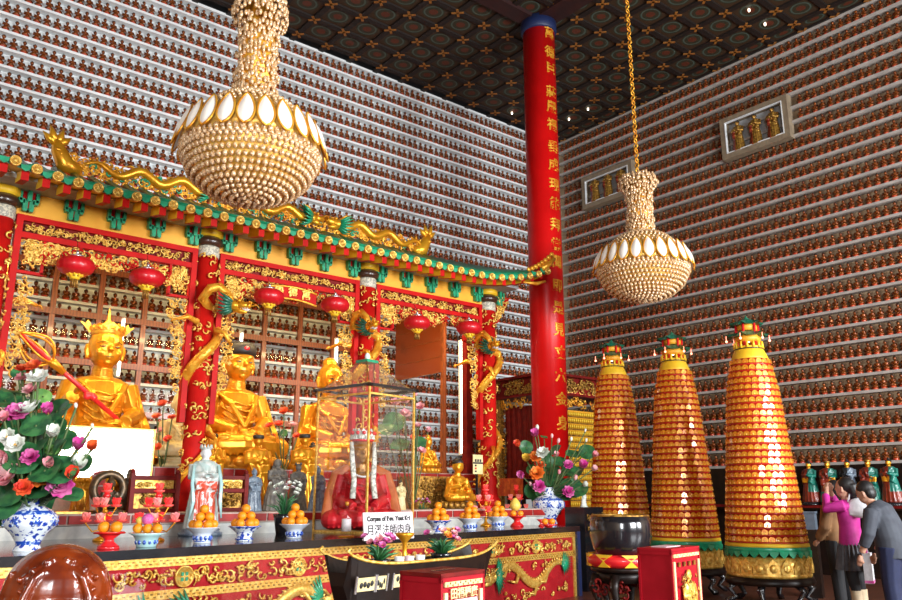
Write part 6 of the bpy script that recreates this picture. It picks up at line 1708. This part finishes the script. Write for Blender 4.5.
for q in (-1, 1): b.tube([(q * .10, .02, .32), (q * .10, .025, .12), (q * .10, .02, .05)], [.065, .058, .058], 10); b.tube([(q * .10, .04, .05), (q * .10, -.08, .04), (q * .10, -.17, .035)], [.055, .05, .038], 10)
part('boots', b, 'boot_tan', t, label='tan boots')
q = at(859, 508, D=11.05); t2 = thing('shoulder_bag', 'white shoulder bag on the back of the person in magenta', 'bag', q, R(105))
b = MB(); b.ball((0, 0, 0), (.14, .055, .12), 16, 10); b.box((0, 0, -.03), (.22, .07, .12)); part('pouch', fuse(b, .012, 2, mats=('bag_white',)), None, t2)
b = MB(); b.tube([(-.12, 0, .05), (-.06, -.06, .22), (.08, -.14, .27), (.12, 0, .05)], .012, 6); part('strap', b, 'bag_white', t2)
q = at(867, 556, D=11.0); t2 = thing('shopping_bag', 'pale shiny shopping bag between the two visitors', 'bag', (q.x, q.y, .42), R(20))
b = MB(); b.box((0, 0, .17), (.22, .09, .34)); part('sack', b, 'bag_white', t2); b = MB(); b.tube([(-.06, 0, .33), (-.05, 0, .43), (.05, 0, .43), (.06, 0, .33)], .006, 5); part('handle', b, 'jacket_pink', t2); b = MB(); b.box((0, 0, .02), (.225, .095, .03)); part('pink_edge', b, 'petal_magenta', t2)
# person in tan behind her
p = at(834, 500, D=11.8)
t = visitor((p.x, p.y, 0), R(170), 'person in a tan jacket and black trousers, half hidden by the magenta jacket')
m = head_mb((0, -.01, 1.48)); m.tube([(0, 0, .88), (0, 0, 1.28)], [.10, .10], 12)
for q in (-1, 1):
    m.tube([(q * .09, 0, .9), (q * .10, 0, .48), (q * .10, .02, .08)], [.09, .06, .045], 10); m.tube([(q * .10, .03, .05), (q * .10, -.17, .03)], [.045, .035], 8)
    m.tube([(q * .18, .02, 1.28), (q * .24, .0, 1.02), (q * .20, -.14, .86)], [.055, .045, .034], 10); hand(m, (q * .19, -.18, .83), (0, -1, -.4), (q, 0, .3), .075, .5)
part('body', fuse(m, .010, 2, mats=('skin',)), None, t)
b = MB(); b.ball((0, .02, 1.52), (.09, .10, .10), 14, 10); b.ball((0, .05, 1.47), (.088, .075, .10), 12, 8); part('hair', fuse(b, .01, 2, mats=('hair',)), None, t)
b = MB(); b.lathe([(.19, .82), (.18, .95), (.17, 1.1), (.185, 1.24), (.10, 1.34), (.07, 1.35)], 24, sy=.75); b.ball((0, .02, 1.27), (.21, .10, .07), 14, 8)
for q in (-1, 1): b.tube([(q * .18, .02, 1.28), (q * .245, .0, 1.02), (q * .205, -.13, .88)], [.08, .07, .055], 10)
part('jacket', fuse(b, .012, 2, mats=('jacket_tan',)), None, t)
b = MB(); b.ball((0, 0, .85), (.18, .13, .10), 14, 8)
for q in (-1, 1): b.tube([(q * .09, 0, .86), (q * .10, .0, .48), (q * .10, .02, .09)], [.11, .085, .075], 10)
part('trousers', fuse(b, .012, 2, mats=('cloth_black',)), None, t)
b = MB()
for q in (-1, 1): b.tube([(q * .10, .05, .04), (q * .10, -.08, .04), (q * .10, -.18, .03)], [.05, .05, .035], 10)
part('shoes', b, 'hair', t)
# man leaning forward
p = at(882, 500, D=10.5)
t = visitor((p.x, p.y, 0), R(186), 'person in a dark grey sweater and navy trousers leaning forward at right')
m = MB(); hd = head_mb((0, 0, 0)); m.merge(hd, TR((0, -.17, 1.44), rx=R(18)))
m.tube([(0, .04, .88), (0, .01, 1.08), (0, -.06, 1.26), (0, -.11, 1.33)], [.11, .11, .10, .07], 12)
for q in (-1, 1):
    m.tube([(q * .10, .04, .90), (q * .11, .02, .48), (q * .11, .04, .08)], [.095, .065, .045], 10); m.tube([(q * .11, .06, .05), (q * .11, -.16, .03)], [.045, .035], 8)
    m.tube([(q * .20, -.06, 1.26), (q * .27, -.10, 1.0), (q * .24, -.20, .80)], [.055, .046, .034], 10); hand(m, (q * .235, -.23, .73), (0, -.3, -1), (q, 0, 0), .08, .45)
part('body', fuse(m, .010, 2, mats=('skin',)), None, t)
b = MB(); b.ball((0, .02, .05), (.088, .10, .095), 14, 10); b.ball((0, .05, 0), (.086, .07, .09), 12, 8); part('hair', fuse(MB().merge(b, TR((0, -.17, 1.44), rx=R(18))), .01, 2, mats=('hair',)), None, t)
b = MB(); b.tube([(0, .05, .74), (0, .045, .92), (0, .01, 1.10), (0, -.05, 1.25), (0, -.10, 1.33)], [.205, .20, .19, .18, .10], 20, flat=.85); b.ball((0, -.06, 1.25), (.24, .12, .08), 14, 8)
for q in (-1, 1): b.tube([(q * .20, -.06, 1.26), (q * .275, -.10, 1.0), (q * .25, -.17, .87)], [.085, .072, .058], 10)
part('sweater', fuse(b, .012, 2, mats=('shirt_dark',)), None, t)
b = MB(); b.ball((0, .04, .84), (.19, .14, .11), 14, 8)
for q in (-1, 1): b.tube([(q * .10, .04, .86), (q * .11, .02, .48), (q * .11, .04, .09)], [.12, .095, .085], 10)
part('trousers', fuse(b, .012, 2, mats=('trouser_navy',)), None, t)
b = MB()
for q in (-1, 1): b.tube([(q * .11, .08, .045), (q * .11, -.06, .045), (q * .11, -.18, .03)], [.052, .052, .036], 10)
part('shoes', b, 'hair', t)
# ------------------------------------------------------------------ thousands of small buddha figurines on the wall shelves
def figurine():
    b = MB()
    b.lathe([(.050, 0), (.056, .012), (.046, .026), (.044, .032)], 8, 2)
    b.lathe([(.060, .030), (.066, .046), (.052, .062), (.034, .080), (.034, .100), (.046, .120), (.040, .133), (.014, .142), (.012, .152)], 8, 0, sy=.72)
    b.ball((0, -.034, .055), (.022, .016, .020), 6, 4, 0)
    for q in (-1, 1): b.tube([(q * .040, 0, .134), (q * .050, -.012, .095), (q * .016, -.040, .078)], [.015, .014, .010], 5, 0)
    b.ball((0, -.006, .173), (.027, .028, .029), 8, 6, 0)
    b.ball((0, .004, .186), (.032, .031, .027), 8, 5, 1); b.ball((0, .006, .209), (.014, .014, .010), 6, 4, 1)
    return b
fb = figurine(); fme = fb.mesh('buddha_figurine', ['fig_gold', 'fig_dark', 'fig_base'])
V = np.array(fb.v); FN = len(fb.v)
random.seed(11)
cand = []       # (side, row, x, y, z, rz)
SPC = .160
for k in range(NL):
    z = ZTOP - PITCH * k
    x = -1.2 + U(0, SPC)
    while x < 15.25:
        cand.append(('left', k, x + U(-.008, .008), 14.285, z, U(-.25, .25), U(1.10, 1.22))); x += SPC
niches = [(7.42, 9.10, 8.72, 9.90), (11.56, 13.30, 8.72, 9.80)]
for k in range(NR):
    z = ZTOP - PITCH * k
    y = 2.0 + U(0, SPC)
    while y < 14.1:
        if not any(a - .06 < y < c + .06 and zz - .13 < z + .03 < z2 - .05 for a, c, zz, z2 in niches) and z > 2.0:
            cand.append(('right', k, 15.485, y + U(-.008, .008), z, -PI / 2 + U(-.25, .25), U(1.10, 1.22)))
        y += SPC
vis = []
for i, c in enumerate(cand):
    u, v, d = proj((c[2], c[3], c[4] + .12))
    if -130 < u < 1090 and -60 < v < 640 and d > 0: vis.append((i, u, v, d))
dg = bpy.context.evaluated_depsgraph_get()
cp = Vector((0, 0, H))
clear = set()
def open_view(c, z):
    q = Vector((c[2], c[3] - (.05 if c[0] == 'left' else 0), c[4] + z)); 
    if c[0] == 'right': q.x -= .05
    d = q - cp; dist = d.length; d.normalize()
    hit, loc, nrm, idx, ob, mm = S.ray_cast(dg, cp, d)
    return (not hit) or (loc - cp).length > dist - .02
for i, u, v, d in vis:
    if 4 < u < 898 and 4 < v < 590 and open_view(cand[i], .06) and open_view(cand[i], .17): clear.add(i)
rank = sorted((t for t in vis if t[0] in clear), key=lambda t: t[3])
# the nearest clear ones as objects of their own; glazed cabinet shelves are left to the rest
pick = []
for t in rank:
    if len(pick) >= 300: break
    pick.append(t[0])
pick = set(pick)
rows = {}
for i, u, v, d in vis:
    if i in clear: rows.setdefault((cand[i][0], cand[i][1]), []).append((u, i))
rk = {'left': sorted({r for s, r in rows if s == 'left'}), 'right': sorted({r for s, r in rows if s == 'right'})}
for (side, r), lst in rows.items():
    lst.sort(reverse=(side == 'right'))
    n = 0
    for u, i in lst:
        n += 1
        if i not in pick: continue
        c = cand[i]
        o = link('buddha_figurine', fme, None, (c[2], c[3], c[4] + .001), (0, 0, c[5])); o.scale = (c[6] * .92, c[6] * .92, c[6])
        tag(o, 'gold buddha on %s %s wall, shelf %s from ceiling, %s from %s edge' % ('white' if side == 'left' else 'tan', side, ordn(r + 1), ordn(n), side), 'figurine', 'small buddhas on the %s wall' % side)
rest = [i for i, u, v, d in vis if i not in pick]
n = len(rest); P = np.array([[cand[i][2], cand[i][3], cand[i][4] + .001, cand[i][5], cand[i][6]] for i in rest])
c, s = np.cos(P[:, 3])[:, None], np.sin(P[:, 3])[:, None]; k = P[:, 4][:, None]
X = P[:, 0][:, None] + .92 * k * (V[None, :, 0] * c - V[None, :, 1] * s); Y = P[:, 1][:, None] + .92 * k * (V[None, :, 0] * s + V[None, :, 1] * c); Z = P[:, 2][:, None] + k * V[None, :, 2]
co = np.stack([X, Y, Z], -1).reshape(-1, 3)
lens = np.array([len(f) for f in fb.f]); flat = np.array([j for f in fb.f for j in f])
me = bpy.data.meshes.new('buddha_figurines'); me.vertices.add(len(co)); me.vertices.foreach_set('co', co.ravel())
LI = (flat[None, :] + np.arange(n)[:, None] * FN).ravel(); me.loops.add(len(LI)); me.loops.foreach_set('vertex_index', LI)
ln_ = np.tile(lens, n); me.polygons.add(len(ln_)); me.polygons.foreach_set('loop_start', np.concatenate([[0], np.cumsum(ln_)[:-1]])); me.polygons.foreach_set('loop_total', ln_)
me.polygons.foreach_set('material_index', np.tile(np.array(fb.m), n)); me.polygons.foreach_set('use_smooth', np.ones(len(ln_), bool))
for m in ('fig_gold', 'fig_dark', 'fig_base'): me.materials.append(M_[m])
me.update(); me.validate()
o = link('small_buddha_rows', me); o['kind'] = 'stuff'; tag(o, 'the countless other small gold buddha figurines filling the wall shelves', 'figurines')
print('figurines', len(pick), n)

# ------------------------------------------------------------------ output settings
vs_ = S.view_settings
S.display_settings.display_device = 'sRGB'
vs_.view_transform = 'Standard'; vs_.look = 'None'; vs_.gamma = 1; vs_.use_curve_mapping = False
vs_.exposure = 0.0
S.cycles.use_denoising = True
S.cycles.max_bounces = 8; S.cycles.transparent_max_bounces = 24; S.cycles.diffuse_bounces = 3; S.cycles.glossy_bounces = 4
S.cycles.sample_clamp_indirect = 8
S.cycles.caustics_reflective = False; S.cycles.caustics_refractive = False
